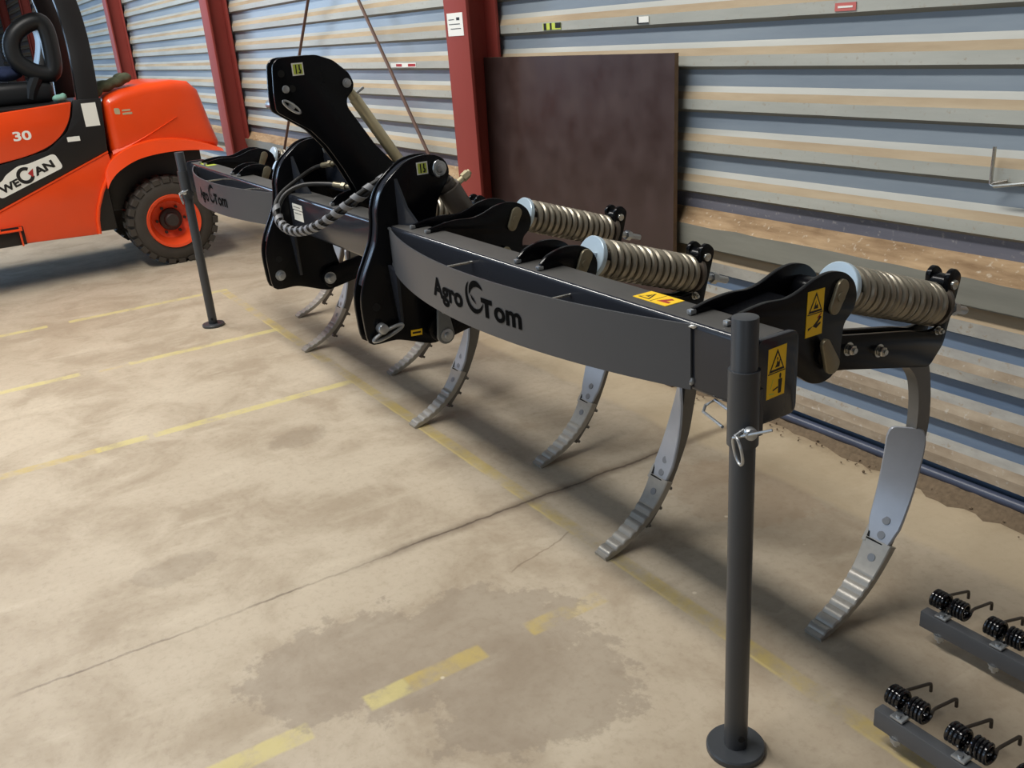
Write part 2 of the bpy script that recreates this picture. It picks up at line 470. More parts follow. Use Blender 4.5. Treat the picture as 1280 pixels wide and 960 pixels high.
def wall():
    mb = MB()
    F, V = 2.70, 2.724
    P = 0.167
    prof = []          # (y, z, material of the strip that follows going down)
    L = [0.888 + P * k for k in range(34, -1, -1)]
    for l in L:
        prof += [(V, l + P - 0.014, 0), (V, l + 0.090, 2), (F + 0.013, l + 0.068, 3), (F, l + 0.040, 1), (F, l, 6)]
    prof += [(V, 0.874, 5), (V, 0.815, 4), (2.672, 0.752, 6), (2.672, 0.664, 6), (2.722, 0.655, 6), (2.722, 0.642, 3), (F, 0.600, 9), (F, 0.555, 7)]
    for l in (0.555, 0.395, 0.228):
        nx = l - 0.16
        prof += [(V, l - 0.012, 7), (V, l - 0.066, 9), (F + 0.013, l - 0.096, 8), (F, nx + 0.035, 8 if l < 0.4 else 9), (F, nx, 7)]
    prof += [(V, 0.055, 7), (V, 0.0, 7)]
    x0, x1 = -33, 12
    n = 360
    bm = mb.bm
    rows = []
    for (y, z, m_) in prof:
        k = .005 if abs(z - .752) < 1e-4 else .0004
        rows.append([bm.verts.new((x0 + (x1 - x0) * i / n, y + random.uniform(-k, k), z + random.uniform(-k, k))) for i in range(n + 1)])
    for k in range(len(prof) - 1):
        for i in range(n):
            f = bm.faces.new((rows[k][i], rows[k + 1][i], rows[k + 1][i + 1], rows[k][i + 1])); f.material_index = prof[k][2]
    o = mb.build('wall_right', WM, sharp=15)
    tag(o, kind='structure')
wall()
kb = MB(); kb.tube([(-33, 2.690, 0.034), (12, 2.690, 0.034)], 0.018, 12)
tag(kb.build('baseboard_right', M['kick']), kind='structure')

colx = [-4.467 - 4.72 * k for k in range(6)] + [0.40]
for i, cx in enumerate(colx):
    c = MB()
    c.box(cx - .118, cx + .118, 2.50, 2.518, 0, 6.4, .002)
    c.box(cx - .118, cx + .118, 2.672, 2.69, 0, 6.4, .002)
    c.box(cx - .008, cx + .008, 2.518, 2.672, 0, 6.4)
    tag(c.build('trim_%d' % (i + 1), M['red']), kind='structure')

# ------------------------------------------------------------------ the machine
O = Vector((-3.39, 1.32, 0))
sub = empty('subsoiler', O)
tag(sub, 'long dark grey tractor-mounted cultivator with seven curved tines standing on two legs', 'cultivator')
def part(mb, name, m, parent=sub): return mb.build(name, m, parent, O)

BY0, BY1, BZ0, BZ1 = 1.268, 1.372, 0.834, 0.991
b = MB(); b.box(-5.555, -1.185, BY0, BY1, BZ0, BZ1, .014, 4)
b.bm.normal_update()
for f in b.bm.faces:
    if f.normal.z > .95: f.material_index = 1
beam = part(b, 'frame_beam', [M['paint'], M['dusty']])
for x in (-1.185, -5.555):
    s = 1 if x > -3 else -1
    b = MB(); b.prism(fillet([(1.254, .818), (1.372, .818), (1.372, .999), (1.254, .999)], .022, 5), 'x', x, x + s * .016, .003)
    ep = part(b, 'end_plate', M['paint'])
    if s > 0: ENDP = ep

# --- decals
def frame2d(o, u, v):
    o, u, v = Vector(o), Vector(u), Vector(v); n = u.cross(v).normalized()
    return lambda a, b, h=0.0: o + a * u + b * v + h * n
def decal(parent, fr, items, name='warning_sticker', label=None):
    """items: (poly in unit square, material, height)"""
    mats = []; mb = MB()
    for poly, m_, h in items:
        if m_ not in mats: mats.append(m_)
        mb.mi = mats.index(m_)
        n = len(poly)
        bot = [fr(a, c, -0.0006) for a, c in poly]; top = [fr(a, c, h) for a, c in poly]
        mb._new(bot + top, [list(range(n, 2 * n)), list(range(n - 1, -1, -1))] + [[i, (i + 1) % n, n + (i + 1) % n, n + i] for i in range(n)])
    o = part(mb, name, mats, parent)
    if label: o['label'] = label
    return o
def tri(cx, cy, w, h): return [(cx - w / 2, cy - h / 2), (cx + w / 2, cy - h / 2), (cx, cy + h / 2)]
Yl, K = M['yellow'], M['ink']
def warn(kind):
    it = [([(0, 0), (1, 0), (1, 1), (0, 1)], Yl, .0008), ([(.03, .485), (.97, .485), (.97, .505), (.03, .505)], K, .0012),
          (tri(.5, .74, .84, .44), K, .0012), (tri(.5, .725, .62, .31), Yl, .0016)]
    if kind == 'person':
        it += [([(.38, .60), (.62, .60), (.66, .78), (.58, .68), (.5, .74), (.46, .66)], K, .002), (circ(.5, .77, .03), K, .002),
               (circ(.72, .40, .055, 12), K, .0012), (fillet([(.62, .34), (.84, .34), (.82, .20), (.80, .05), (.64, .05), (.64, .2)], .03), K, .0012),
               ([(.34, .13), (.62, .17), (.62, .20), (.34, .16)], K, .0012), ([(.14, .08), (.42, .06), (.42, .085), (.14, .105)], M['lime'], .0012),
               ([(.2, .2), (.32, .38), (.34, .37), (.22, .19)], M['lime'], .0012)]
    else:
        it += [([(.36, .60), (.64, .60), (.60, .70), (.48, .66), (.50, .78), (.44, .70)], K, .002),
               ([(.12, .14), (.40, .22), (.62, .16), (.88, .24), (.86, .28), (.64, .24), (.92, .38), (.80, .42), (.70, .34), (.40, .22), (.12, .20)], K, .0012),
               ([(.68, .36), (.90, .46), (.88, .48), (.66, .39)], M['redink'], .0014)]
    return it
decal(ENDP, frame2d((-1.1695, 1.283, .869), (0, .051, .002), (0, .003, .106)), warn('person'), label='yellow warning sticker with person')
decal(beam, frame2d((-1.602, 1.303, BZ1 + .0004), (.114, 0, 0), (0, .057, 0)),
      [([(0, 0), (1, 0), (1, 1), (0, 1)], Yl, .0008), ([(.50, .04), (.515, .04), (.515, .96), (.50, .96)], K, .0012),
       (tri(.25, .5, .34, .7), K, .0012), (tri(.25, .46, .24, .5), Yl, .0016), ([(.20, .34), (.30, .34), (.26, .62)], K, .002),
       ([(.60, .25), (.92, .3), (.9, .45), (.76, .45), (.84, .75), (.74, .8), (.66, .5)], M['redink'], .0012)], label='yellow warning sticker on top of the beam')
decal(beam, frame2d((-5.42, 1.30, BZ1 + .0004), (.16, 0, 0), (0, .05, 0)), [([(0, 0), (1, 0), (1, 1), (0, 1)], M['lime'], .0008),
      (tri(.3, .5, .3, .7), K, .0012)], label='lime sticker at the far end')
decal(beam, frame2d((-3.83, BY0 - .0004, .888), (.115, 0, 0), (0, 0, .07)),
      [([(0, .66), (1, .66), (1, 1), (0, 1)], M['white'], .0008), ([(.05, 0), (1, 0), (1, .60), (.05, .60)], M['white'], .0008),
       ([(.1, .8), (.8, .8), (.8, .84), (.1, .84)], K, .0011), ([(.15, .42), (.85, .42), (.85, .46), (.15, .46)], K, .0011)],
      'rating_plate', 'white rating plate')

# --- bowed name banners with cut-out lettering
def bow_y(x, x0, x1, sag=.124):
    c = (x0 + x1) / 2; h = (x1 - x0) / 2; R = (h * h + sag * sag) / (2 * sag)
    return BY0 - .007 - (sqrt(max(0, R * R - (x - c) ** 2)) - (R - sag))
for (x0, x1) in ((-2.845, -1.362), (-5.42, -3.935)):
    rings = []
    N = 40
    for i in range(N + 1):
        x = x0 + (x1 - x0) * i / N; y = bow_y(x, x0, x1)
        rings.append([(x, y, .840), (x, y, .988), (x, y + .005, .988), (x, y + .005, .840)])
    mb = MB(); mb.loft(rings)
    ban = part(mb, 'name_banner', M['banner'])
    c = (x0 + x1) / 2
    fnm = lambda u, v: Vector((u, bow_y(u, x0, x1) - .0012, v))
    def letters(txt, xa, xb, za, zb, bold=.03):
        vs, fs = text_polys(txt, bold); mb = MB()
        put_flat(mb, vs, fs, lambda a, q: fnm(xa + a * (xb - xa), za + q * (zb - za)))
        return part(mb, 'cut_out_letters', M['cut'], ban)
    letters('Agro', c - .217, c - .026, .866, .942, .035)
    letters('T', c + .074, c + .126, .885, .937, .06)
    letters('om', c + .134, c + .250, .884, .926, .03)
    # ploughshare swirl between the words
    def arcp(cx, cz, r0, r1, a0, a1, n=18, dx=0, dz=0):
        o_, i_ = [], []
        for k in range(n + 1):
            t = k / n; a = radians(a0 + (a1 - a0) * t); w = sin(pi * t) ** .7
            o_.append((cx + r0 * cos(a), cz + r0 * sin(a))); i_.append((cx + (r0 - (r0 - r1) * w) * cos(a), cz + (r0 - (r0 - r1) * w) * sin(a)))
        return o_ + i_[::-1]
    mb = MB()
    for pl in (arcp(c + .040, .931, .046, .031, 120, 350), arcp(c + .052, .940, .038, .020, 25, 190), [(c + .02, .938), (c + .038, .926), (c + .05, .912), (c + .028, .922)]):
        n = len(pl)
        m2 = MB(); m2.quad([(p[0], 0, p[1]) for p in pl]); bmesh.ops.triangulate(m2.bm, faces=m2.bm.faces[:])
        m2.bm.verts.ensure_lookup_table()
        idx = {v: i for i, v in enumerate(m2.bm.verts)}
        put_flat(mb, [(v.co.x, v.co.z) for v in m2.bm.verts], [[idx[v] for v in f.verts] for f in m2.bm.faces], fnm)
        m2.bm.free()
    part(mb, 'logo_cut_out', M['cut'], ban)
    mb = MB()
    for xx in (x0, x1):
        mb.cut().ico((xx, BY0 - .003, .984), .012, .006, .005, 2, .2)
        mb.cut().ico((xx, BY0 - .003, .858), .005, .006, .010, 2, .2)
    part(mb, 'weld_bead', M['zinc'], ban)
    # stand-off bolts welded between beam and banner
    mb = MB()
    for xx in (c - .19, c + .30):
        mb.cut().cyl((xx, BY0 + .004, .962), (xx, bow_y(xx, x0, x1) + .003, .965), .0035, n=10)
    part(mb, 'banner_stud', M['steel'], ban)

# --- support legs
def support_leg(cx, side):
    cy = 1.235
    mb = MB(); mb.cyl((cx, cy, .012), (cx, cy, 1.052), .0262, n=28, bev=.002)
    leg = part(mb, 'support_leg', M['legp'])
    mb = MB(); mb.lathe([(0, .024), (0, .064), (.003, .067), (.013, .067), (.017, .064), (.017, .024)], (cx, cy, 0), (0, 0, 1), 40)
    part(mb, 'foot_disc', M['legp'], leg)
    mb = MB(); mb.lathe([(0, .0265), (0, .0315), (.16, .0315), (.16, .0265)], (cx, cy, .785), (0, 0, 1), 32)
    mb.box(cx - .02, cx + .02, cy + .02, BY0 + .002, .80, .90)
    part(mb, 'leg_sleeve', M['legp'], leg)
    mb = MB(); mb.cyl((cx + .0255, cy - .008, .05), (cx + .0272, cy - .009, .05), .008, n=14)
    part(mb, 'pin_hole', M['hole'], leg)
    # cross pin with lynch clip ring on one side and bent wire handle on the other
    z = .828
    mb = MB(); mb.cyl((cx + .04, cy - .022, z), (cx - .045, cy + .022, z), .007, n=14)
    mb.cyl((cx + .034, cy - .020, z), (cx + .050, cy - .026, z), .013, n=16, bev=.003)
    mb.tube([(cx - .04, cy + .02, z), (cx - .125, cy + .045, z + .0), (cx - .137, cy + .03, z - .012), (cx - .125, cy + .012, z - .018), (cx - .034, cy - .022, z - .012)], .0035, 8)
    part(mb, 'locking_pin', M['zinc'], leg)
    c0 = Vector((cx + .030, cy - .044, z - .034)); u = Vector((.55, -.3, .5)).normalized(); v = Vector((.35, .05, -1)).normalized()
    ring = [c0 + .021 * cos(t) * u * 1.05 + .030 * sin(t) * v for t in [radians(-70 + 320 * i / 20) for i in range(21)]]
    ring += [Vector((cx + .052, cy - .03, z + .004)), Vector((cx + .085, cy - .01, z + .018))]
    mb = MB(); mb.tube([(cx + .03, cy - .028, z + .006)] + ring, .0032, 8)
    part(mb, 'clip_ring', M['zinc'], leg)
support_leg(-1.183, 1)
support_leg(-5.598, -1)

# --- three-point headstock: two clevis plate pairs
clev = [(1.185, .588), (1.140, .600), (1.130, .68), (1.131, .756), (1.152, .826), (1.188, .895), (1.212, .945), (1.224, 1.0), (1.231, 1.055),
        (1.262, 1.122), (1.322, 1.175), (1.378, 1.203), (1.447, 1.208), (1.497, 1.188), (1.517, 1.15), (1.506, 1.11), (1.47, 1.06), (1.45, 1.0),
        (1.44, .90), (1.435, .75), (1.458, .64), (1.458, .575), (1.425, .547), (1.375, .543), (1.291, .573), (1.241, .588)]
def inset(poly, d):
    N = len(poly); out = []
    for i in range(N):
        p0, p1, p2 = Vector(poly[i - 1]), Vector(poly[i]), Vector(poly[(i + 1) % N])
        t = (p2 - p0).normalized(); n = Vector((t.y, -t.x)); out.append(tuple(p1 + n * d))
    return out
def area2(p): return sum(p[i - 1][0] * p[i][1] - p[i][0] * p[i - 1][1] for i in range(len(p)))
fin = [tuple(p) for p in catmull(clev + [clev[0]], 3)][:-1]
fill = [p for p in inset(fin, (.008 if area2(fin) < 0 else -.008)) if p[1] > .80]
def hooksticker(parent, X, y0, z0, w=.042, h=.042):
    fr = frame2d((X, y0, z0), (0, w, 0), (0, 0, h))
    hk = [(.60, .86), (.72, .86), (.70, .52), (.80, .40), (.76, .18), (.62, .14), (.50, .26), (.60, .26), (.68, .34), (.58, .48)]
    decal(parent, fr, [([(0, 0), (1, 0), (1, 1), (0, 1)], M['white'], .0008), ([(.1, .1), (.9, .1), (.9, .9), (.1, .9)], M['lime'], .0012),
                       ([(.30, .14), (.40, .14), (.40, .86), (.30, .86)], K, .0016), (hk, K, .0016)], 'hook_sticker', 'lime sticker with lifting hook')
def bolt_x(mb, X, y, z, r=.014, l=.014, s=1):
    mb.cyl((X, y, z), (X + s * .003, y, z), r * 1.35, n=20)
    mb.hexa((X + s * .004, y, z), (X + s * (.004 + l), y, z), r * 1.05, bev=.0012)
    mb.cyl((X + s * .004, y, z), (X + s * (.010 + l), y, z), r * .55, n=12)
for (xo, xi, right) in ((-2.850, -2.922, True), (-3.868, -3.940, False)):
    mb = MB(); mb.prism(fin, 'x', xo - .014, xo, .0025); mb.cut().prism(fin, 'x', xi, xi + .014, .0025)
    pl = part(mb, 'clevis_plate', M['black'])
    mb = MB(); mb.prism(fill, 'x', xi + .012, xo - .012)
    part(mb, 'clevis_web', M['paint'], pl)
    mb = MB(); mb.lathe([(0, .026), (.006, .026), (.007, .02), (.009, .02)], (xo, 1.479, 1.157), (1, 0, 0), 32)
    mb.cyl((xo + .004, 1.479, 1.157), (xo + .016, 1.479, 1.157), .015, n=24, bev=.003)
    mb.tube([(xo + .014, 1.470 + .019 * cos(t), 1.158 + .026 * sin(t)) for t in [radians(80 + 190 * i / 12) for i in range(13)]], .004, 8)
    mb.cyl((xi - .02, 1.479, 1.157), (xo, 1.479, 1.157), .014)
    part(mb, 'upper_pin', M['zinc'], pl)
    mb = MB(); mb.cyl((xo, 1.182, .722), (xo + .0012, 1.182, .722), .0145, n=20)
    part(mb, 'pin_hole', M['hole'], pl)
    mb = MB()
    if right:
        mb.cyl((xo, 1.186, .648), (xo + .035, 1.186, .648), .019, n=20, bev=.006)
        mb.tube([(xo + .020, 1.186 + .058 * cos(t) + .02, .628 + .012 * sin(t) + .016 * cos(t)) for t in [2 * pi * i / 24 for i in range(24)]], .0065, 8, closed=True)
    else:
        bolt_x(mb, xo, 1.177, .650, .017, .016)
    mb.cyl((xi, 1.182, .648), (xo, 1.182, .648), .014)
    part(mb, 'lower_pin', M['zinc'], pl)
    # gusset ribs
    mb = MB()
    g0 = xo
    vs = [(g0, 1.305, 1.145), (g0, 1.302, .990), (g0 + .085, 1.335, .990), (g0 + .035, 1.318, 1.05)]
    mb._new(vs + [(a, c_ + .011, d) for a, c_, d in vs], [[0, 1, 2, 3], [7, 6, 5, 4], [0, 4, 5, 1], [1, 5, 6, 2], [2, 6, 7, 3], [3, 7, 4, 0]])
    mb.cut()
    vs = [(g0, 1.244, .86), (g0, 1.262, .635), (g0 + .012, 1.262, .635), (g0 + .062, 1.244, .846)]
    mb._new(vs + [(a, c_ + .011, d) for a, c_, d in vs], [[0, 1, 2, 3], [7, 6, 5, 4], [0, 4, 5, 1], [1, 5, 6, 2], [2, 6, 7, 3], [3, 7, 4, 0]])
    part(mb, 'gusset', M['paint'], pl)
    # lower link arm running back from the rear lobe
    mb = MB(); mb.prism(stadium(1.41, .60, 1.95, .70, .048, .042), 'x', xo + .012 if right else xo + .006, xo + .030 if right else xo + .024, .002)
    la = part(mb, 'lower_link', M['black'])
    if right:
        mb = MB(); mb.prism(stadium(1.409, .583, 1.405, .672, .034, .021), 'x', xo + .052, xo + .066, .003)
        part(mb, 'link_lever', M['lever'], la)
        mb = MB(); mb.cyl((xo, 1.409, .583), (xo + .055, 1.409, .583), .030, n=24, bev=.003)
        mb.cut().cyl((xo, 1.405, .672), (xo + .055, 1.405, .672), .016, n=20)
        part(mb, 'pivot_bush', M['black'], la)
        mb = MB(); mb.lathe([(0, .024), (.005, .024), (.006, .018)], (xo + .066, 1.409, .583), (1, 0, 0), 28)
        mb.cyl((xo + .066, 1.409, .583), (xo + .078, 1.409, .583), .012, n=18, bev=.003)
        mb.cut().cyl((xo + .066, 1.405, .672), (xo + .070, 1.405, .672), .008, n=14)
        part(mb, 'pivot_bolt', M['zinc'], la)
        hooksticker(pl, xo + .0008, 1.393, 1.145)
        decal(pl, frame2d((xo + .0006, 1.300, .588), (0, .044, -.003), (0, .002, .022)),
              [([(0, 0), (1, 0), (1, 1), (0, 1)], M['yellow'], .0008), ([(.12, .35), (.88, .35), (.88, .65), (.12, .65)], K, .0012)], 'torque_sticker', 'small yellow sticker')
    else:
        mb = MB(); bolt_x(mb, xo + .024, 1.392, .600, .020, .018)
        part(mb, 'pivot_bolt', M['zinc'], la)
    # hydraulic cylinder hanging from the upper pin
    xc = (xo + xi) / 2 + .01
    A = Vector((xc, 1.479, 1.157)); B = Vector((xc, 1.72, .72)); d = (B - A).normalized()
    mb = MB(); mb.cyl(A + d * .085, A + d * .40, .044, n=28, bev=.004); mb.cyl(A + d * .06, A + d * .088, .034, n=24, bev=.004)
    mb.cyl(A - d * .012, A + d * .07, .024, n=16); 
    hc = part(mb, 'hydraulic_cylinder', M['barrel'])
    mb = MB(); mb.cyl(A + d * .39, B, .018, n=18)
    part(mb, 'piston_rod', M['steel'], hc)
    mb = MB(); mb.cyl(A + d * .10 + Vector((0, .03, .02)), A + d * .10 + Vector((.0, .085, .055)), .011, n=12)
    mb.hexa(A + d * .10 + Vector((0, .055, .036)), A + d * .10 + Vector((.0, .078, .05)), .016)
    part(mb, 'hose_union', M['gold'], hc)

# --- top link mast
mast = [(1.118, 1.525), (1.137, 1.544), (1.16, 1.549), (1.283, 1.549), (1.348, 1.525), (1.404, 1.476), (1.42, 1.436), (1.410, 1.408), (1.384, 1.390),
        (1.381, 1.357), (1.474, 1.208), (1.55, 1.122), (1.62, 1.02), (1.64, .86), (1.373, .86), (1.373, 1.05), (1.330, 1.138), (1.280, 1.223), (1.226, 1.287), (1.156, 1.333), (1.107, 1.366), (1.108, 1.43)]
mfin = fillet(mast, .014, 3)
mb = MB(); mb.prism(mfin, 'x', -3.367, -3.353, .0025); mb.cut().prism(mfin, 'x', -3.427, -3.413, .0025)
ms = part(mb, 'mast_plate', M['black'])
mb = MB()
mb.prism([(1.42, 1.28), (1.395, 1.30), (1.50, 1.12), (1.52, 1.13)], 'x', -3.414, -3.366)
part(mb, 'mast_web', M['paint'], ms)
mb = MB(); bolt_x(mb, -3.353, 1.390, 1.441, .0125, .012); mb.cyl((-3.45, 1.39, 1.441), (-3.35, 1.39, 1.441), .010)
part(mb, 'mast_rear_bolt', M['zinc'], ms)
mb = MB(); mb.cyl((-3.47, 1.165, 1.380), (-3.344, 1.165, 1.380), .0125, n=20, bev=.002)
mb.cyl((-3.60, 1.165, 1.380), (-3.45, 1.165, 1.380), .018, n=20, bev=.003)
mb.tube([(-3.346, 1.163 + .030 * cos(t) * .9 - .012 * sin(t), 1.378 + .020 * sin(t) - .014 * cos(t)) for t in [2 * pi * i / 24 for i in range(24)]], .0045, 8, closed=True)
part(mb, 'top_link_pin', M['zinc'], ms)
mb = MB(); mb.cyl((-3.353, 1.152, 1.440), (-3.345, 1.152, 1.440), .014, n=20, bev=.004)
part(mb, 'spare_pin', M['zinc'], ms)
mb = MB()
for (y, z) in ((1.145, 1.494), (1.178, 1.440)): mb.cut().cyl((-3.353, y, z), (-3.3518, y, z), .0125, n=20)
part(mb, 'pin_hole', M['hole'], ms)
hooksticker(ms, -3.3525, 1.187, 1.483, .043, .043)
# cross panel between the left clevis and the mast
mb = MB(); mb.prism([(-3.872, .99), (-3.425, .99), (-3.425, 1.20), (-3.60, 1.27), (-3.872, 1.27)], 'y', 1.452, 1.464, .002)
part(mb, 'cross_panel', M['paint'])
# rear stay tube from the mast bolt down to the back of the frame
A = Vector((-3.39, 1.402, 1.425)); B = Vector((-3.39, 1.79, .79)); d = (B - A).normalized()
mb = MB(); mb.cyl(A + d * .02, A + d * .16, .013, n=16); mb.cyl(A + d * .05, A + d * .66, .0225, .0225, n=28, bev=.002); mb.cyl(A + d * .02, A + d * .07, .017, .0225, n=20)
st = part(mb, 'stay_tube', M['gold'])
mb = MB(); mb.cyl(A + d * .035 + Vector((0, .012, 0)), A + d * .035 + Vector((.0, .050, .022)), .0055, n=10)
part(mb, 'stay_handle', M['zinc'], st)

# --- hoses
mid_c = [(-3.745, 1.172, .962), (-3.68, 1.155, .915), (-3.55, 1.150, .900), (-3.40, 1.155, .918), (-3.22, 1.165, .968), (-3.06, 1.218, 1.050), (-2.99, 1.30, 1.115), (-2.962, 1.40, 1.155), (-2.955, 1.50, 1.15)]
for start, (oy, oz) in (([(-3.79, 1.43, 1.100), (-3.86, 1.40, 1.085), (-3.84, 1.32, 1.055), (-3.80, 1.22, 1.010)], (-.006, .006)),
                        ([(-3.60, 1.40, 1.036), (-3.66, 1.37, 1.04), (-3.73, 1.29, 1.04), (-3.755, 1.22, 1.01)], (.006, -.006))):
    hp = catmull(start + [(x, y + oy, z + oz) for x, y, z in mid_c], 6)
    mb = MB(); mb.tube(hp, .0088, 10)
    ho = part(mb, 'hydraulic_hose', M['rubber'])
    f0, f1 = Vector(hp[0]), Vector(hp[3]); d = (f0 - f1).normalized()
    mb = MB(); mb.cyl(f0 - d * .03, f0 + d * .02, .0115, n=14); mb.hexa(f0 + d * .02, f0 + d * .04, .015); mb.cyl(f0 + d * .04, f0 + d * .075, .009, n=12)
    part(mb, 'hose_fitting', M['pin'], ho)
def spiral_ribbon(path, r, half, turns_per_m):
    P = [Vector(p) for p in catmull(path, 24)]; rings = []; L = 0; u = None
    for i in range(len(P) - 1):
        t = P[i + 1] - P[i]; l = t.length; t.normalize()
        u = t.orthogonal().normalized() if u is None else (u - u.dot(t) * t).normalized(); v = t.cross(u)
        n = max(2, int(l * turns_per_m * 16))
        for k in range(n):
            ph = 2 * pi * turns_per_m * (L + l * k / n); e = cos(ph) * u + sin(ph) * v
            c = P[i] + t * (l * k / n)
            rings.append([c + e * r - t * half, c + e * r + t * half, c + e * (r + .0025) + t * half, c + e * (r + .0025) - t * half])
        L += l
    mb = MB(); mb.loft(rings); return mb
part(spiral_ribbon(mid_c, .0172, .0125, 17), 'spiral_guard', M['wrap'])

# --- tine units (built once at X=0 for the rear row, then copied)
rear_br = [(1.300, .992), (1.302, 1.004), (1.35, 1.014), (1.41, 1.019), (1.473, 1.013), (1.515, 1.022), (1.56, 1.040), (1.61, 1.047), (1.660, 1.034), (1.693, 1.005), (1.703, .965),
           (1.690, .935), (1.662, .915), (1.656, .86), (1.656, .817), (1.634, .793), (1.600, .784), (1.56, .792), (1.517, .822), (1.46, .858), (1.373, .870), (1.373, .992)]
front_br = [(1.284, .992), (1.287, 1.006), (1.31, 1.027), (1.361, 1.042), (1.414, 1.038), (1.455, 1.018), (1.475, .985), (1.474, .955), (1.458, .925), (1.452, .86), (1.452, .817), (1.43, .793),
            (1.40, .784), (1.373, .790), (1.373, .992)]
arm_o = fillet([(1.555, .905), (1.62, .902), (1.70, .868), (1.955, .818), (2.02, .800), (2.075, .80), (2.092, .86), (2.088, .935), (2.115, .950), (2.146, .925), (2.128, .86), (2.109, .80), (2.096, .75), (2.044, .70), (1.70, .782), (1.585, .80), (1.545, .85)], .016, 4)
sh_in = [(1.69, .800), (1.90, .744), (1.965, .722), (2.003, .693), (2.030, .650), (2.043, .580), (2.041, .50), (2.029, .42), (2.008, .34), (1.976, .262), (1.937, .187), (1.892, .127), (1.850, .088)]
sh_out = [(1.69, .852), (1.90, .800), (2.0, .768), (2.060, .716), (2.087, .630), (2.096, .54), (2.089, .476), (2.077, .42), (2.055, .329), (2.017, .241), (1.973, .161), (1.930, .103), (1.885, .055)]
SP0, SP1 = Vector((0, 1.712, .977)), Vector((0, 2.082, .853))
def build_tine(X, front):
    dy = -.207 if front else 0.0
    loc = Vector((X, dy, 0)) - Vector((O.x, O.y, 0))
    def lp(mb, name, m, parent=None):
        o = mb.build(name, m, parent or sub)
        if parent is None:
            for q in mb.objs: q.location = loc
        return o
    # bracket
    out = [tuple(p) for p in (front_br if front else rear_br)]
    if front: out = [(y + .207, z) for y, z in out]
    ofil = fillet(out, .022, 4)
    mb = MB(); mb.prism(ofil, 'x', .048, .060, .002); mb.cut().prism(ofil, 'x', -.060, -.048, .002)
    br = lp(mb, 'bracket_plate', M['black'])
    mb = MB()
    mb.cyl((-.05, 1.600, .855), (.066, 1.600, .855), .026, n=24)
    mb.cut().cyl((-.05, 1.632, .985), (.05, 1.632, .985), .030, n=24)
    if not front: mb.cut().prism([(1.38, .985), (1.53, .995), (1.53, .983), (1.38, .973)], 'x', -.05, .05)
    lp(mb, 'bracket_bush', M['black'], br)
    mb = MB(); mb.prism(stadium(1.619, .962, 1.640, 1.004, .0165, .0195), 'x', .060, .070, .0025)
    mb.cyl((.06, 1.632, .985), (.074, 1.632, .985), .011, n=18)
    mb.cut().prism(stadium(1.586, .885, 1.612, .830, .013, .022), 'x', .066, .078, .003)
    lp(mb, 'pin_retainer', M['pin'], br)
    mb = MB()
    for x in (.054, -.054):
        toe = out[1]
        mb.cut().box(x - .007, x + .007, toe[0] - .008, toe[0] + .010, .992, 1.004, .003)
    lp(mb, 'weld_bead', M['zinc'], br)
    # arm
    mb = MB(); mb.prism(arm_o, 'x', .019, .033, .002); mb.cut().prism(arm_o, 'x', -.033, -.019, .002)
    arm = lp(mb, 'arm_plate', M['black'])
    mb = MB()
    for (y, z) in ((1.716, .832), (1.831, .799)): bolt_x(mb, .033, y, z, .0125, .013); mb.cut(); bolt_x(mb, -.033, y, z, .0125, .013, -1); mb.cut()
    bolt_x(mb, .033, 2.062, .796, .009, .009)
    mb.cut().cyl((-.04, 2.112, .906), (.04, 2.112, .906), .013, n=20, bev=.003)
    lp(mb, 'arm_bolt', M['steel'], arm)
    mb = MB(); mb.cyl((-.02, 2.112, .906), (.02, 2.112, .906), .024, n=20)
    lp(mb, 'arm_bush', M['black'], arm)
    # spring
    d = (SP1 - SP0).normalized(); u = Vector((1, 0, 0)); v = d.cross(u)
    L = (SP1 - SP0).length; n = 14.5; R = .0475; wr = .0098
    pts = []
    tot = int(n * 22)
    for i in range(tot + 1):
        t = i / 22.0
        s = .012 + (L - .024) * (t / n)
        pts.append(SP0 + d * s + R * (cos(2 * pi * t) * u + sin(2 * pi * t) * v))
    mb = MB(); mb.tube(pts, wr, 9)
    sp = lp(mb, 'coil_spring', M['spring'])
    mb = MB(); mb.lathe([(-.012, 0.012), (-.012, .057), (-.010, .059), (.002, .059), (.004, .057), (.004, .012)], SP0, d, 40)
    lp(mb, 'spring_cap', M['cap'], sp)
    mb = MB(); mb.prism(stadium(1.632, .985, 1.70, .975, .024, .020), 'x', -.028, -.016); mb.cut().prism(stadium(1.632, .985, 1.70, .975, .024, .020), 'x', .016, .028)
    lp(mb, 'spring_ear', M['zinc'], sp)
    mb = MB(); mb.lathe([(0, .012), (0, .056), (.012, .056), (.012, .012)], SP1 - d * .004, d, 36); mb.cyl(SP0, SP1 - d * .002, .030, n=20)
    lp(mb, 'spring_core', M['barrel'], sp)
    mb = MB(); mb.cyl(SP1, SP1 + d * .155, .011, n=16, bev=.002); mb.hexa(SP1 + d * .085, SP1 + d * .105, .019)
    lp(mb, 'spring_rod', M['zinc'], sp)
    # shank
    rings = []
    for i in range(len(sh_in)):
        a, c_ = sh_in[i], sh_out[i]
        rings.append((a, c_))
    a_s = catmull(sh_in, 4); c_s = catmull(sh_out, 4)
    mb = MB(); mb.loft([[(-.0155, p.x, p.y), (.0155, p.x, p.y), (.0155, q.x, q.y), (-.0155, q.x, q.y)] for p, q in zip(a_s, c_s)])
    sk = lp(mb, 'tine_shank', M['tineb'])
    sgn = -1 if front else 1
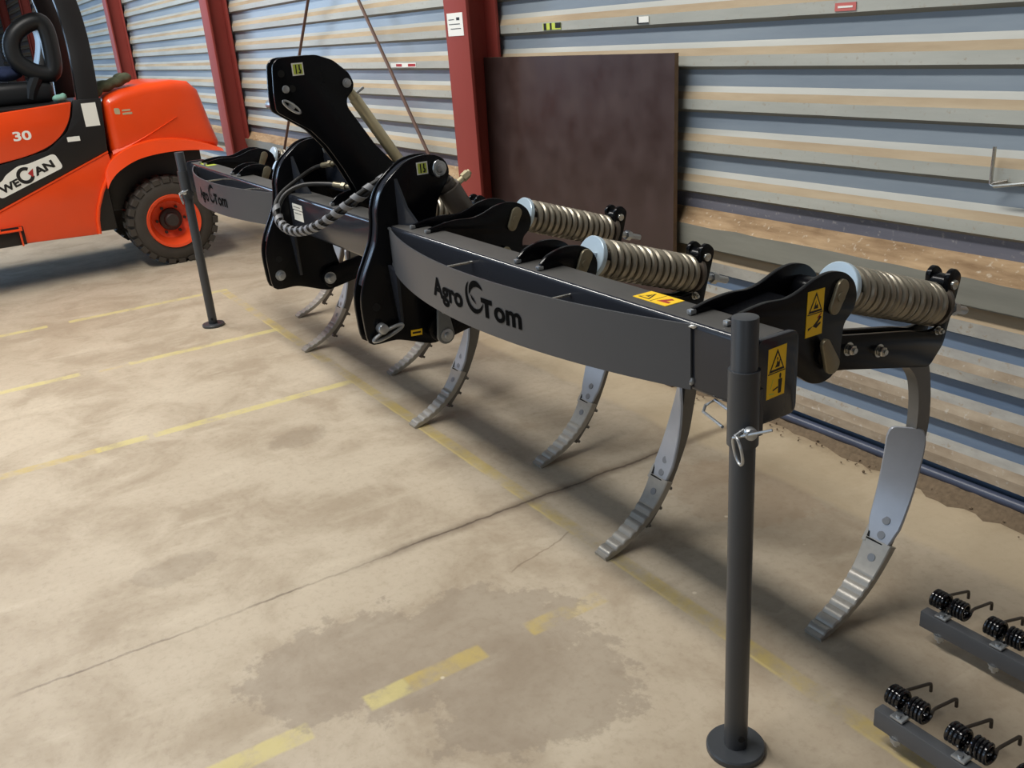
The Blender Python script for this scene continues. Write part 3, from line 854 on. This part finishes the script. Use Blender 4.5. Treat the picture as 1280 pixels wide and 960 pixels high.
    def strip(pts, wfun, thick, twfun, name, m, rid=None, offx=0.0):
        P = catmull(pts, 16); N = len(P); rings = []
        for i, p in enumerate(P):
            t = (P[min(i + 1, N - 1)] - P[max(i - 1, 0)]).normalized()       # running downwards
            nrm = Vector((0, t.y, -t.x)) if True else None                    # faces forward/up
            if nrm.y > 0: nrm = -nrm
            s = i / (N - 1); th = twfun(s)
            X_ = Vector((1, 0, 0))
            nn = cos(th) * nrm + sin(th) * X_; dd = cos(th) * X_ - sin(th) * nrm
            c0 = Vector((offx, p.x, p.y)) + nn * ((rid(s, i)) if rid else 0.0)
            w2, tk = wfun(s), (thick(s) if callable(thick) else thick)
            b0 = Vector((offx, p.x, p.y)) - nn * tk
            bv = min(.003, tk * .3)
            rings.append([c0 - dd * (w2 - bv), c0 + dd * (w2 - bv), c0 + dd * w2 - nn * bv, b0 + dd * w2, b0 - dd * w2, c0 - dd * w2 - nn * bv])
        mb = MB(); mb.loft(rings)
        return lp(mb, name, m, sk)
    shin = [(2.028, .520), (2.022, .46), (2.010, .40), (1.994, .34), (1.972, .28), (1.956, .243), (1.9405, .206)]
    def wshin(s):
        top = min(1.0, s / .13); w_ = .051 - .007 * s - (.011 * (s - .80) / .20 if s > .80 else 0)
        return w_ * (.55 + .45 * sqrt(max(0, 1 - (1 - top) ** 2))) * 1.0
    strip(shin, wshin, .010, lambda s: sgn * radians(44) * (1 - s) ** 1.3, 'shin_plate', M['tine'])
    pt = [(1.9405, .206), (1.925, .176), (1.892, .130), (1.850, .090), (1.800, .056), (1.745, .030), (1.690, .012)]
    strip(pt, lambda s: .0445 - .0165 * min(1, s * 1.4) ** 1.0 if s < .3 else .0445 - .0165 * min(1, .42 + (s - .3) * .83), lambda s: .022 - .008 * s, lambda s: 0.0, 'chisel_point', M['cast'],
          rid=lambda s, i: (.0062 * abs(sin(pi * (s - .36) * 11.9)) ** .6 if .36 < s < .95 else 0.0) + (.004 if s < .36 else 0))
    # bolt heads flush on the front, nuts and studs on the back
    mb = MB()
    for (y, z, e) in ((1.9645, .262, .0), (1.9475, .223, .0), (1.916, .163, .004)):
        n_ = Vector((0, -.87, .5)); p = Vector((.004, y, z)) + n_ * e
        mb.cut().cyl(p - n_ * .006, p + n_ * .0012, .0115, n=20)
    lp(mb, 'point_bolt', M['boltg'], sk)
    mb = MB()
    for (y, z) in ((1.972, .161), (1.928, .103), (1.880, .055)):
        n_ = Vector((0, .80, -.6)); p = Vector((0, y, z))
        mb.cut().hexa(p - n_ * .006, p + n_ * .010, .0115); mb.cyl(p, p + n_ * .024, .006, n=10)
    lp(mb, 'point_nut', M['tineb'], sk)
    # raised lip at the top corner of the point and a black piece painting the shaded step beside it
    def on_face(a, t_, h):        # a across, t_ down the face from the step, h out of it
        return Vector((a, 1.940 - t_ * .55 - h * .84, .203 - t_ * .84 + h * .55))
    mb = MB(); lip = [(-.0440, -.034), (-.0385, -.037), (-.0345, -.012), (-.0330, .012), (-.0440, .012)]
    mb.loft([[on_face(x, t_, -.012) for x, t_ in lip], [on_face(x, t_, .0052) for x, t_ in lip]])
    lp(mb, 'point_lip', M['cast'], sk)
    mb = MB()
    pl_ = [(-.0380, -.034), (-.0310, -.022), (-.0275, -.002), (.018, .0015), (.018, .0045), (-.0335, .004)]
    mb.loft([[on_face(x, t_, .000) for x, t_ in pl_], [on_face(x, t_, .0050) for x, t_ in pl_]])
    lp(mb, 'notch_shade', M['hole'], sk)
    return br
TX = [-5.375, -4.700, -4.030, -3.360, -2.690, -2.020, -1.350]
protos = {}
tops = {}
for i, X in enumerate(TX):
    fr_ = i in (1, 3, 5)
    if fr_ not in protos:
        before = set(sub.children)
        build_tine(X, fr_)
        protos[fr_] = ([o for o in sub.children if o not in before], X)
    else:
        objs, X0 = protos[fr_]
        for o in objs:
            tops.setdefault(i, []).append(link_copy(o, sub, o.location + Vector((X - X0, 0, 0))))
# warning sticker on the near bracket
nb = [o for o in tops[6] if o.name.startswith('bracket_plate')][0]
fr = frame2d((.0606, 1.532 - 0, .909), (0, .053, 0), (0, .003, .105))
mats = []; mb = MB()
for poly, m_, h in warn('hand'):
    if m_ not in mats: mats.append(m_)
    mb.mi = mats.index(m_); n = len(poly)
    mb._new([fr(a, c, -.0006) for a, c in poly] + [fr(a, c, h) for a, c in poly], [list(range(n, 2 * n)), list(range(n - 1, -1, -1))] + [[i, (i + 1) % n, n + (i + 1) % n, n + i] for i in range(n)])
o = mb.build('warning_sticker', mats, nb); o['label'] = 'yellow crush warning sticker'

# ------------------------------------------------------------------ forklift
FO = Vector((-8.2, 0.8, 0))
fk = empty('forklift', FO)
tag(fk, 'orange and black forklift truck parked behind the cultivator', 'forklift')
def fpart(mb, name, m, parent=fk): return mb.build(name, m, parent, FO)
FX, FB = -7.60, -8.86
mb = MB(); mb.box(FB + .03, FX - .035, -1.15, 1.12, .34, 1.28, .02)
mb.box(FB + .10, FX - .24, 1.0, 1.9, .45, 1.0, .02)
mb.cut().box(FB + .02, FX - .02, -.9, 1.03, 1.27, 1.30, .008)
fpart(mb, 'chassis', M['fblack'])
hood = [(1.195, .86), (1.19, 1.30), (1.36, 1.355), (1.55, 1.385), (1.74, 1.392), (1.86, 1.37), (1.925, 1.30), (1.955, 1.16), (1.985, 1.02), (2.035, .84), (1.85, .86), (1.6, .90), (1.35, .90)]
mb = MB(); mb.prism(hood, 'x', FB + .02, FX - .02, .075, 5)
hd = fpart(mb, 'rear_hood', M['orange'])
# raised crease on the hood side
mb = MB(); mb.loft([[(FX - .03, y, z - w_), (FX - .012, y, z), (FX - .03, y, z + w_ * .4)] for y, z, w_ in ((1.20, .90, .06), (1.30, .935, .05), (1.45, .995, .03), (1.58, 1.055, .018), (1.72, 1.12, .006))])
fpart(mb, 'hood_crease', M['orange'], hd)
vs, fs = text_polys('26.', .02)
mb = MB(); mb.prism(fillet([(1.275, 1.185), (1.315, 1.18), (1.315, 1.225), (1.275, 1.23)], .012), 'x', FX - .0215, FX - .0185)
mb.box(FX - .0215, FX - .0185, 1.33, 1.40, 1.175, 1.19); mb.box(FX - .0215, FX - .0185, 1.33, 1.39, 1.20, 1.212)
fpart(mb, 'hood_decal', M['gold'], hd)
# wheel arch
arc_o = [(1.11, .80), (1.15, .87), (1.22, .925), (1.34, .975), (1.52, 1.0), (1.70, .98), (1.86, .93), (2.015, .85)]
arc_i = [(1.10, .66), (1.14, .72), (1.22, .785), (1.36, .845), (1.54, .87), (1.72, .868), (1.88, .85), (2.015, .825)]
ao, ai = catmull(arc_o, 5), catmull(arc_i, 5)
mb = MB(); mb.loft([[(FX - .10, p.x, p.y), (FX + .015, p.x * .75 + q.x * .25, p.y * .75 + q.y * .25), (FX + .045, q.x, q.y), (FX - .10, q.x, q.y)] for p, q in zip(ao, ai)])
mb.cut().loft([[(FB + .10, p.x, p.y), (FB - .015, p.x * .75 + q.x * .25, p.y * .75 + q.y * .25), (FB - .045, q.x, q.y), (FB + .10, q.x, q.y)] for p, q in zip(ao, ai)])
fpart(mb, 'wheel_arch', M['orange'])
low = [(-1.1, .385), (.97, .33), (.985, .47), (1.03, .58), (1.09, .70), (1.165, .80), (1.165, .92), (.36, .615), (-1.1, .06 + .30)]
low = [(-1.1, .36), (.975, .33), (.985, .44), (1.01, .53), (1.06, .64), (1.12, .74), (1.19, .83), (1.165, .92), (.36, .605), (-.28, .37)]
low = [(-.15, .375), (.975, .33), (.985, .44), (1.01, .53), (1.06, .64), (1.12, .74), (1.18, .80), (1.165, .92), (.36, .605), (-.15, .40)]
mb = MB(); mb.prism(low, 'x', FX - .04, FX, .008)
lo = fpart(mb, 'lower_side_panel', M['orange'])
mb = MB(); mb.tube([(FX + .004, y, z) for y, z in ((.975, .335), (.985, .44), (1.01, .53), (1.06, .64), (1.12, .74), (1.175, .81))], .014, 8)
fpart(mb, 'panel_lip', M['orange'], lo)
mb = MB(); mb.prism([(-.15, .40), (.36, .605), (1.165, .92), (1.165, .932), (.36, .617), (-.15, .412)], 'x', FX - .035, FX + .004)
fpart(mb, 'panel_edge', M['orange'], lo)
blk = [(-.15, .412), (.36, .617), (1.165, .932), (1.20, 1.31), (1.01, 1.315), (.975, 1.20), (.92, 1.10), (.76, .985), (.43, .925), (-.15, .86)]
mb = MB(); mb.prism(blk, 'x', FX - .045, FX - .006, .004)
bk = fpart(mb, 'black_side_panel', M['fblack'])
up = [tuple(p) for p in catmull([(-.9, .82), (-.15, .872), (.43, .935), (.70, .985), (.85, 1.06), (.945, 1.17), (.995, 1.305)], 6)] + [(.5, 1.275), (-.9, 1.20)]
mb = MB(); mb.prism(up, 'x', FX - .045, FX + .004, .010)
upo = fpart(mb, 'upper_side_panel', M['orange'])
for px_, py_, pw, ph, tx in ((.56, 1.075, .12, .066, '30'),):
    vs, fs = text_polys(tx, .03); mb = MB(); put_flat(mb, vs, fs, lambda a, c: Vector((FX + .0055, py_ * 0 + px_ + a * pw, py_ + c * ph)))
    fpart(mb, 'number_marking', M['white'], upo)
# maker's name on a pale glow patch
ang = atan2(.135, .37); ux, uz = cos(ang), sin(ang)
def on_panel(a, c, h=.001): return Vector((FX - .006 + h, .425 + a * ux - c * uz, .735 + a * uz + c * ux))
pal = fillet([(-.06, -.028), (.17, -.028), (.43, -.03), (.43, .085), (.23, .10), (.17, .12), (.06, .10), (.02, .075), (-.06, .075)], .03, 4)
mb = MB(); mb.quad([on_panel(a, c) for a, c in pal]); fpart(mb, 'name_patch', M['white'], bk)
mb = MB()
for tx, a0, a1, c0, c1 in (('WE', -.03, .115, -.005, .05), ('AN', .235, .385, .0, .058)):
    vs, fs = text_polys(tx, .045); put_flat(mb, vs, fs, lambda a, c: on_panel(a0 + a * (a1 - a0), c0 + c * (c1 - c0), .0025))
big = circ(.175, .040, .060, 24, radians(40), radians(330)) + circ(.175, .040, .036, 24, radians(40), radians(330))[::-1]
nn = len(big) // 2
put_flat(mb, big, [[i, i + 1, 2 * nn - 2 - i, 2 * nn - 1 - i] for i in range(nn - 1)], lambda a, c: on_panel(a, c, .0025))
fpart(mb, 'name_lettering', M['ink'], bk)
mb = MB(); mb.quad([on_panel(a, c, .0028) for a, c in ((.195, .045), (.245, .06), (.215, .005))]); fpart(mb, 'name_arrow', M['redink'], bk)
for (y0, z0, y1, z1) in ((1.055, 1.12, 1.155, 1.285), (.908, 1.028, .995, 1.062)):
    mb = MB(); mb.box(FX - .008, FX - .0045, y0, y1, z0, z1)
    for k in range(5 if z1 - z0 > .1 else 0): mb.box(FX - .0046, FX - .0040, y0 + .01, y1 - .01, z0 + .03 + k * .028, z0 + .032 + k * .028)
    fpart(mb, 'paper_label', M['white'], bk)
# step
mb = MB(); mb.box(FX - .03, FX + .006, .10, .47, .345, .48, .004); fpart(mb, 'step_recess', M['fblack'], lo)
mb = MB(); mb.box(FX - .01, FX + .05, .10, .46, .452, .465, .004)
for y in (.16, .30, .44): mb.box(FX, FX + .045, y, y + .02, .463, .478)
mb.box(FX, FX + .03, .435, .447, .34, .455)
fpart(mb, 'step_tread', M['orange'], lo)
# wheels
def wheel(cx, cy, R, w, s):
    k = R / .335
    prof = [(-w / 2, .205 * k), (-w / 2 - .004, .24 * k), (-w / 2, .29 * k), (-w / 2 + .02, .318 * k), (-w / 2 + .045, .33 * k), (0, .333 * k), (w / 2 - .045, .33 * k), (w / 2 - .02, .318 * k), (w / 2, .29 * k), (w / 2 + .004, .24 * k), (w / 2, .205 * k)]
    mb = MB(); mb.lathe(prof, (cx, cy, R), (s, 0, 0), 64, closed=True)
    n = 26
    for i in range(n):
        for side in (-1, 1):
            a = 2 * pi * (i + (.5 if side > 0 else 0)) / n
            e = Vector((0, cos(a), sin(a))); t = Vector((0, -sin(a), cos(a)))
            c = Vector((cx + side * w * .27, cy, R)); hw = .026 * k
            rings = []
            for rr, xx in ((.300 * k, .062), (.334 * k, .060), (.342 * k, .050)):
                q = c + e * rr
                rings.append([q + t * hw + Vector((-xx, 0, 0)), q + t * hw + Vector((xx, 0, 0)), q - t * hw + Vector((xx, 0, 0)), q - t * hw + Vector((-xx, 0, 0))])
            mb.loft(rings)
    wh = fpart(mb, 'wheel', M['tyre'])
    mb = MB(); mb.lathe([(-.02, .05 * k), (.0, .12 * k), (.01, .145 * k), (.05, .155 * k), (w / 2 - .02, .175 * k), (w / 2 + .006, .185 * k), (w / 2 + .012, .205 * k), (w / 2 - .02, .215 * k), (-.05, .215 * k)], (cx, cy, R), (s, 0, 0), 48)
    fpart(mb, 'wheel_rim', M['rimc'], wh)
    mb = MB(); mb.lathe([(-.01, .09 * k), (.02, .085 * k), (.03, .06 * k), (.075, .055 * k), (.085, .045 * k), (.085, .0)], (cx, cy, R), (s, 0, 0), 28)
    for i in range(6):
        a = 2 * pi * i / 6; p = Vector((cx + s * .0, cy + .108 * k * cos(a), R + .108 * k * sin(a)))
        mb.hexa(p, p + Vector((s * .022, 0, 0)), .012)
    fpart(mb, 'wheel_hub', M['hub'], wh)
wheel(-7.715, 1.535, .338, .25, 1)
wheel(-8.75, 1.535, .338, .25, -1)
wheel(-7.72, -.62, .40, .28, 1)
wheel(-8.74, -.62, .40, .28, -1)
# overhead guard
def post(pts, w, dx, name):
    mb = MB()
    P = catmull(pts, 6)
    mb.loft([[(p.x - dx, p.y - w * .5, p.z), (p.x + dx, p.y - w * .5, p.z), (p.x + dx, p.y + w * .5, p.z), (p.x - dx, p.y + w * .5, p.z)] for p in P], bev=.008)
    return fpart(mb, name, M['fblack'])
post([(FX - .05, 1.115, 1.29), (FX - .06, 1.13, 1.5), (FX - .09, 1.14, 1.75), (FX - .11, 1.12, 2.0), (FX - .13, 1.06, 2.2), (FX - .14, .95, 2.3)], .15, .035, 'guard_post')
post([(FB + .05, 1.115, 1.29), (FB + .06, 1.13, 1.5), (FB + .09, 1.14, 1.75), (FB + .11, 1.12, 2.0), (FB + .13, 1.06, 2.2), (FB + .14, .95, 2.3)], .15, .035, 'guard_post')
post([(FX - .10, -.75, 1.25), (FX - .11, -.62, 1.7), (FX - .14, -.42, 2.3)], .07, .03, 'guard_post')
post([(FB + .10, -.75, 1.25), (FB + .11, -.62, 1.7), (FB + .14, -.42, 2.3)], .07, .03, 'guard_post')
mb = MB(); mb.box(FB + .10, FX - .10, -.5, 1.0, 2.28, 2.33, .01)
fpart(mb, 'guard_roof', M['fblack'])
# mast of the truck
mb = MB()
for x in (-7.86, -8.60): mb.cut().box(x - .05, x + .05, -1.36, -1.20, .08, 2.2, .01)
for z in (.6, 1.4, 2.1): mb.cut().box(-8.60, -7.86, -1.32, -1.26, z, z + .1, .01)
fpart(mb, 'lift_mast', M['fblack'])
mb = MB()
for x in (-7.98, -8.48): mb.cut().box(x - .05, x + .05, -2.4, -1.4, .06, .10, .008); mb.box(x - .05, x + .05, -1.42, -1.36, .06, .55, .008)
fpart(mb, 'lift_fork', M['fglass'])
# seat with restraint and steering wheel
mb = MB(); mb.box(-8.47, -7.99, .35, .95, 1.30, 1.46, .05, 3)
se = fpart(mb, 'driver_seat', M['seat'])
bk_ = catmull([(.86, 1.42), (.93, 1.55), (.985, 1.70), (.99, 1.80), (.95, 1.875)], 5)
mb = MB(); mb.loft([[(-8.44 + i * .004, p.x - .05, p.y), (-8.02 - i * .004, p.x - .05, p.y), (-8.02 - i * .004, p.x + .05, p.y), (-8.44 + i * .004, p.x + .05, p.y)] for i, p in enumerate(bk_)], bev=.02)
fpart(mb, 'seat_backrest', M['seat'], se)
mb = MB()
hoop = [(.96, 1.50), (.86, 1.52), (.755, 1.60), (.735, 1.70), (.775, 1.79), (.87, 1.855), (.96, 1.87), (.995, 1.80), (.995, 1.65), (.985, 1.55)]
hp_ = catmull(hoop + [hoop[0]], 4)[:-1]
mb.tube([(-8.02, p.x, p.y) for p in hp_], .062, 12, closed=True)
mb.tube([(-8.02, .86, 1.50), (-8.02, .80, 1.40), (-8.03, .78, 1.34)], .05, 10)
fpart(mb, 'seat_side_bolster', M['seat'], se)
mb = MB(); mb.tube([(-8.23 + .17 * cos(t), .02 + .06 * sin(t), 1.62 + .16 * sin(t)) for t in [2 * pi * i / 28 for i in range(28)]], .014, 8, closed=True)
mb.cyl((-8.23, .02, 1.62), (-8.23, -.25, 1.25), .03, n=16)
fpart(mb, 'steering_wheel', M['fglass'])

# things lying on the truck
def lump(name, blobs, m, label, cat, jit=.05):
    c = Vector(blobs[0][0]); mb = MB()
    for (p, r) in blobs: mb.ico(p, *r, sub=3, jit=jit)
    o = mb.build(name, m, None, (c.x, c.y, c.z)); o.location = c
    md = o.modifiers.new('remesh', 'REMESH'); md.mode = 'VOXEL'; md.voxel_size = .012; md.use_smooth_shade = True
    return tag(o, label, cat)
lump('work_gloves', [((-7.80, 1.27, 1.385), (.07, .075, .045)), ((-7.80, 1.36, 1.405), (.06, .07, .04)), ((-7.78, 1.43, 1.432), (.05, .05, .038)), ((-7.74, 1.20, 1.352), (.05, .045, .04)), ((-7.90, 1.42, 1.43), (.06, .06, .04))],
     M['cloth'], 'crumpled green camouflage work gloves on the orange forklift hood', 'gloves')
lump('dark_jacket', [((-8.23, .52, 1.53), (.17, .16, .06)), ((-8.15, .66, 1.525), (.14, .12, .055)), ((-8.30, .46, 1.55), (.12, .12, .08))],
     M['denim'], 'dark navy jacket bundled on the forklift driver seat', 'jacket')
lump('pale_rag', [((-7.70, .925, 1.333), (.045, .04, .028)), ((-7.68, .96, 1.340), (.03, .025, .03))],
     M['teal'], 'small pale green rag on the ledge beside the forklift seat', 'rag')

# ------------------------------------------------------------------ things along the wall
mb = MB()
tb, bb = 2.642, 2.612
def bl(y, z): return y
vs = []
bx0, bx1, bh = -4.452, -2.945, 1.445
mb.mi = 0
q0 = [(bx0, bb, 0.0), (bx1, bb, 0.0), (bx1, tb, bh), (bx0, tb, bh)]
nrm = Vector((0, -bh, -(bb - tb))).normalized()
nrm = Vector((0, bh, -(tb - bb))).normalized()
q1 = [tuple(Vector(p) + nrm * .021) for p in q0]
mb._new(q0 + q1, [[0, 1, 2, 3], [7, 6, 5, 4], [0, 4, 5, 1], [1, 5, 6, 2], [2, 6, 7, 3], [3, 7, 4, 0]])
for f in mb.bm.faces:
    if abs(f.normal.dot(nrm)) < .5: f.material_index = 1
bo = mb.build('plywood_board', [M['board'], M['boarde']], None, ((bx0 + bx1) / 2, bb, 0)); bo.location = ((bx0 + bx1) / 2, bb, 0)
tag(bo, 'large dark brown film-faced board leaning by the red column', 'board')

def rod(p, q, label):
    mb = MB(); p, q = Vector(p), Vector(q); mb.cyl(p, q, .011, n=10)
    d = (q - p).normalized(); m_ = p + d * (q - p).length * .62
    mb.cyl(m_, m_ + d * .22, .018, n=8)
    o = mb.build('brace_rod', M['rod'], None, tuple(p)); o.location = p
    return tag(o, label, 'rod', 'crossed wall brace rods')
rod((-8.56, 2.61, 0.0), (-4.62, 2.61, 4.2), 'thin brown brace rod rising from the far column to the right, behind the mast')
rod((-4.62, 2.635, .19), (-8.6, 2.635, 4.96), 'thin brown brace rod slanting down to the near red column')

def wall_sticker(name, x, y, z, w, h, m, label, extra=None):
    mb = MB(); mb.box(x - w / 2, x + w / 2, y - .002, y, z - h / 2, z + h / 2)
    if extra:
        for (a0, a1, b0, b1) in extra:
            mb.mi = 1; mb.box(x + w * a0, x + w * a1, y - .003, y - .0019, z + h * b0, z + h * b1)
    o = mb.build(name, m, None, (x, y, z)); o.location = (x, y, z)
    return tag(o, label, 'label')
wall_sticker('paper_notice', -4.472, 2.5, 1.619, .165, .112, [M['white'], M['ink']], 'white printed paper notice stuck on the red column', [(-.4, -.05, .2, .23), (-.4, .3, .0, .03), (-.3, .35, -.2, -.17), (.1, .3, .18, .3)])
wall_sticker('rib_label', -2.17, 2.699, 1.574, .085, .026, [M['palered'], M['white']], 'small red label on the wall rib at the upper right', [(-.35, .35, -.12, .12)])
wall_sticker('rib_label', -3.88, 2.699, 1.576, .15, .03, [M['lime'], M['ink']], 'torn yellow and black tape on the wall rib above the brown board', [(-.45, -.3, -.5, .5), (-.1, .0, -.5, .5), (.2, .5, -.3, .5)])
wall_sticker('rib_label', -3.205, 2.699, 1.576, .075, .028, [M['white'], M['ink']], 'small white label with dark edge on the wall rib above the board', [(-.5, -.36, -.5, .5), (-.5, .5, -.5, -.36)])
wall_sticker('rib_label', -5.55, 2.699, 1.407, .36, .026, [M['white'], M['redink']], 'white and red strip label on the wall rib left of the near column', [(-.28, -.05, -.3, .3), (.2, .48, -.3, .3)])
mb = MB(); mb.tube([(-1.585, 2.675, 1.16), (-1.585, 2.675, 1.05), (-1.57, 2.67, 1.045), (-1.42, 2.66, 1.075), (-1.40, 2.698, 1.08)], .0055, 8)
mb.tube([(-1.585, 2.675, 1.05), (-1.55, 2.70, 1.060)], .0055, 8)
o = mb.build('wall_hook', M['steel'], None, (-1.585, 2.7, 1.05)); o.location = (-1.585, 2.7, 1.05)
tag(o, 'bent thin metal wire hook on the sheet wall at the far right', 'hook')

# swept dirt against the foot of the wall
mb = MB()
bm = mb.bm
NX, NY = 240, 7  # two runs, either side of the board
rows = []
for i in range(NX + 1):
    x = -9.0 + 10.0 * i / NX; r = []
    w_ = .075 + .035 * sin(x * 3.1) + random.uniform(-.02, .02)
    for j in range(NY):
        t = j / (NY - 1)
        z = .0 if j == 0 else (.030 * t ** .8 + random.uniform(-.006, .006))
        r.append(bm.verts.new((x, 2.70 - w_ * (1 - t), max(z, -.001))))
    rows.append(r)
for i in range(NX):
    if -4.52 < -9.0 + 10.0 * i / NX < -2.88: continue
    for j in range(NY - 1): bm.faces.new((rows[i][j], rows[i + 1][j], rows[i + 1][j + 1], rows[i][j + 1]))
for k in range(240):
    mb.ico((random.uniform(-2.85, .6), 2.68 - random.random() ** 2 * .13, .008), random.uniform(.002, .007), random.uniform(.002, .006), random.uniform(.002, .005), sub=1, jit=.3)
do = mb.build('wall_dirt', M['grit'], None, (-3, 2.68, 0)); do.location = (-3, 2.68, 0)
tag(do, 'strip of swept brown dirt and grit along the foot of the wall', 'dirt', kind='stuff')

# ------------------------------------------------------------------ harrow bars with spring tines lying at the right
def harrow(x0, yf, n, label):
    org = Vector((x0, yf + .015, 0))
    r = empty('harrow_bar', org); tag(r, label, 'harrow bar', 'spring tine harrow bars on the floor')
    hp = lambda mb, nm, m, p=r: mb.build(nm, m, p, org)
    L = .148 * n + .02
    mb = MB(); mb.box(x0, x0 + L, yf, yf + .030, .050, .098, .003)
    hp(mb, 'bar_tube', M['bar'])
    tine = bolt = None
    for k in range(n):
        xc = x0 + .052 + .148 * k
        if k == 0:
            Rr, wr = .0205, .0047
            yc, zc = yf + .042, .128
            pts = []
            def coil(xa, xb, s):
                out = []
                for i in range(int(4.2 * 18) + 1):
                    t = i / 18.0
                    a = -pi / 2 + s * 2 * pi * t
                    out.append(Vector((xa + (xb - xa) * t / 4.2, yc + Rr * cos(a), zc + Rr * sin(a))))
                return out
            left = coil(xc - .006, xc - .044, 1)
            right = coil(xc + .010, xc + .048, 1)
            def leg(c, x, x2):
                e = c[-1]
                return [e, Vector((x, e.y + .02, e.z - .002)), Vector((x, yf + .09, .116)), Vector((x2, yf + .166, .100)), Vector((x2, yf + .171, .097)), Vector((x2, yf + .173, .090)), Vector((x2, yf + .174, .074))]
            mb = MB(); mb.tube(left, wr, 8); mb.tube(right, wr, 8)
            mb.tube([left[0], Vector((xc - .002, yf + .03, .104)), Vector((xc + .006, yf + .03, .104)), right[0]], wr, 8)
            tine = hp(mb, 'spring_coil', M['coil'])
            mb = MB(); mb.tube(leg(left, xc - .034, xc - .027), .0040, 8); mb.cut().tube(leg(right, xc + .040, xc + .038), .0040, 8)
            hp(mb, 'tine_wire', M['wire'], tine)
            mb = MB(); mb.cyl((xc + .002, yf + .012, .112), (xc + .002, yf + .012, .024), .0055, n=10)
            mb.hexa((xc + .002, yf + .012, .034), (xc + .002, yf + .012, .046), .0125); mb.cyl((xc + .002, yf + .012, .046), (xc + .002, yf + .012, .050), .0155, n=18)
            mb.box(xc - .014, xc + .018, yf + .002, yf + .040, .100, .106, .002)
            bolt = hp(mb, 'clamp_bolt', M['zinc'])
        else:
            link_copy(tine, r, Vector((.148 * k, 0, 0))); link_copy(bolt, r, Vector((.148 * k, 0, 0)))
harrow(-1.012, 1.495, 6, 'grey harrow bar with black spring coils, nearest the bottom right corner')
harrow(-1.172, 1.890, 6, 'grey harrow bar with black spring coils, farther one beside the end tine tip')
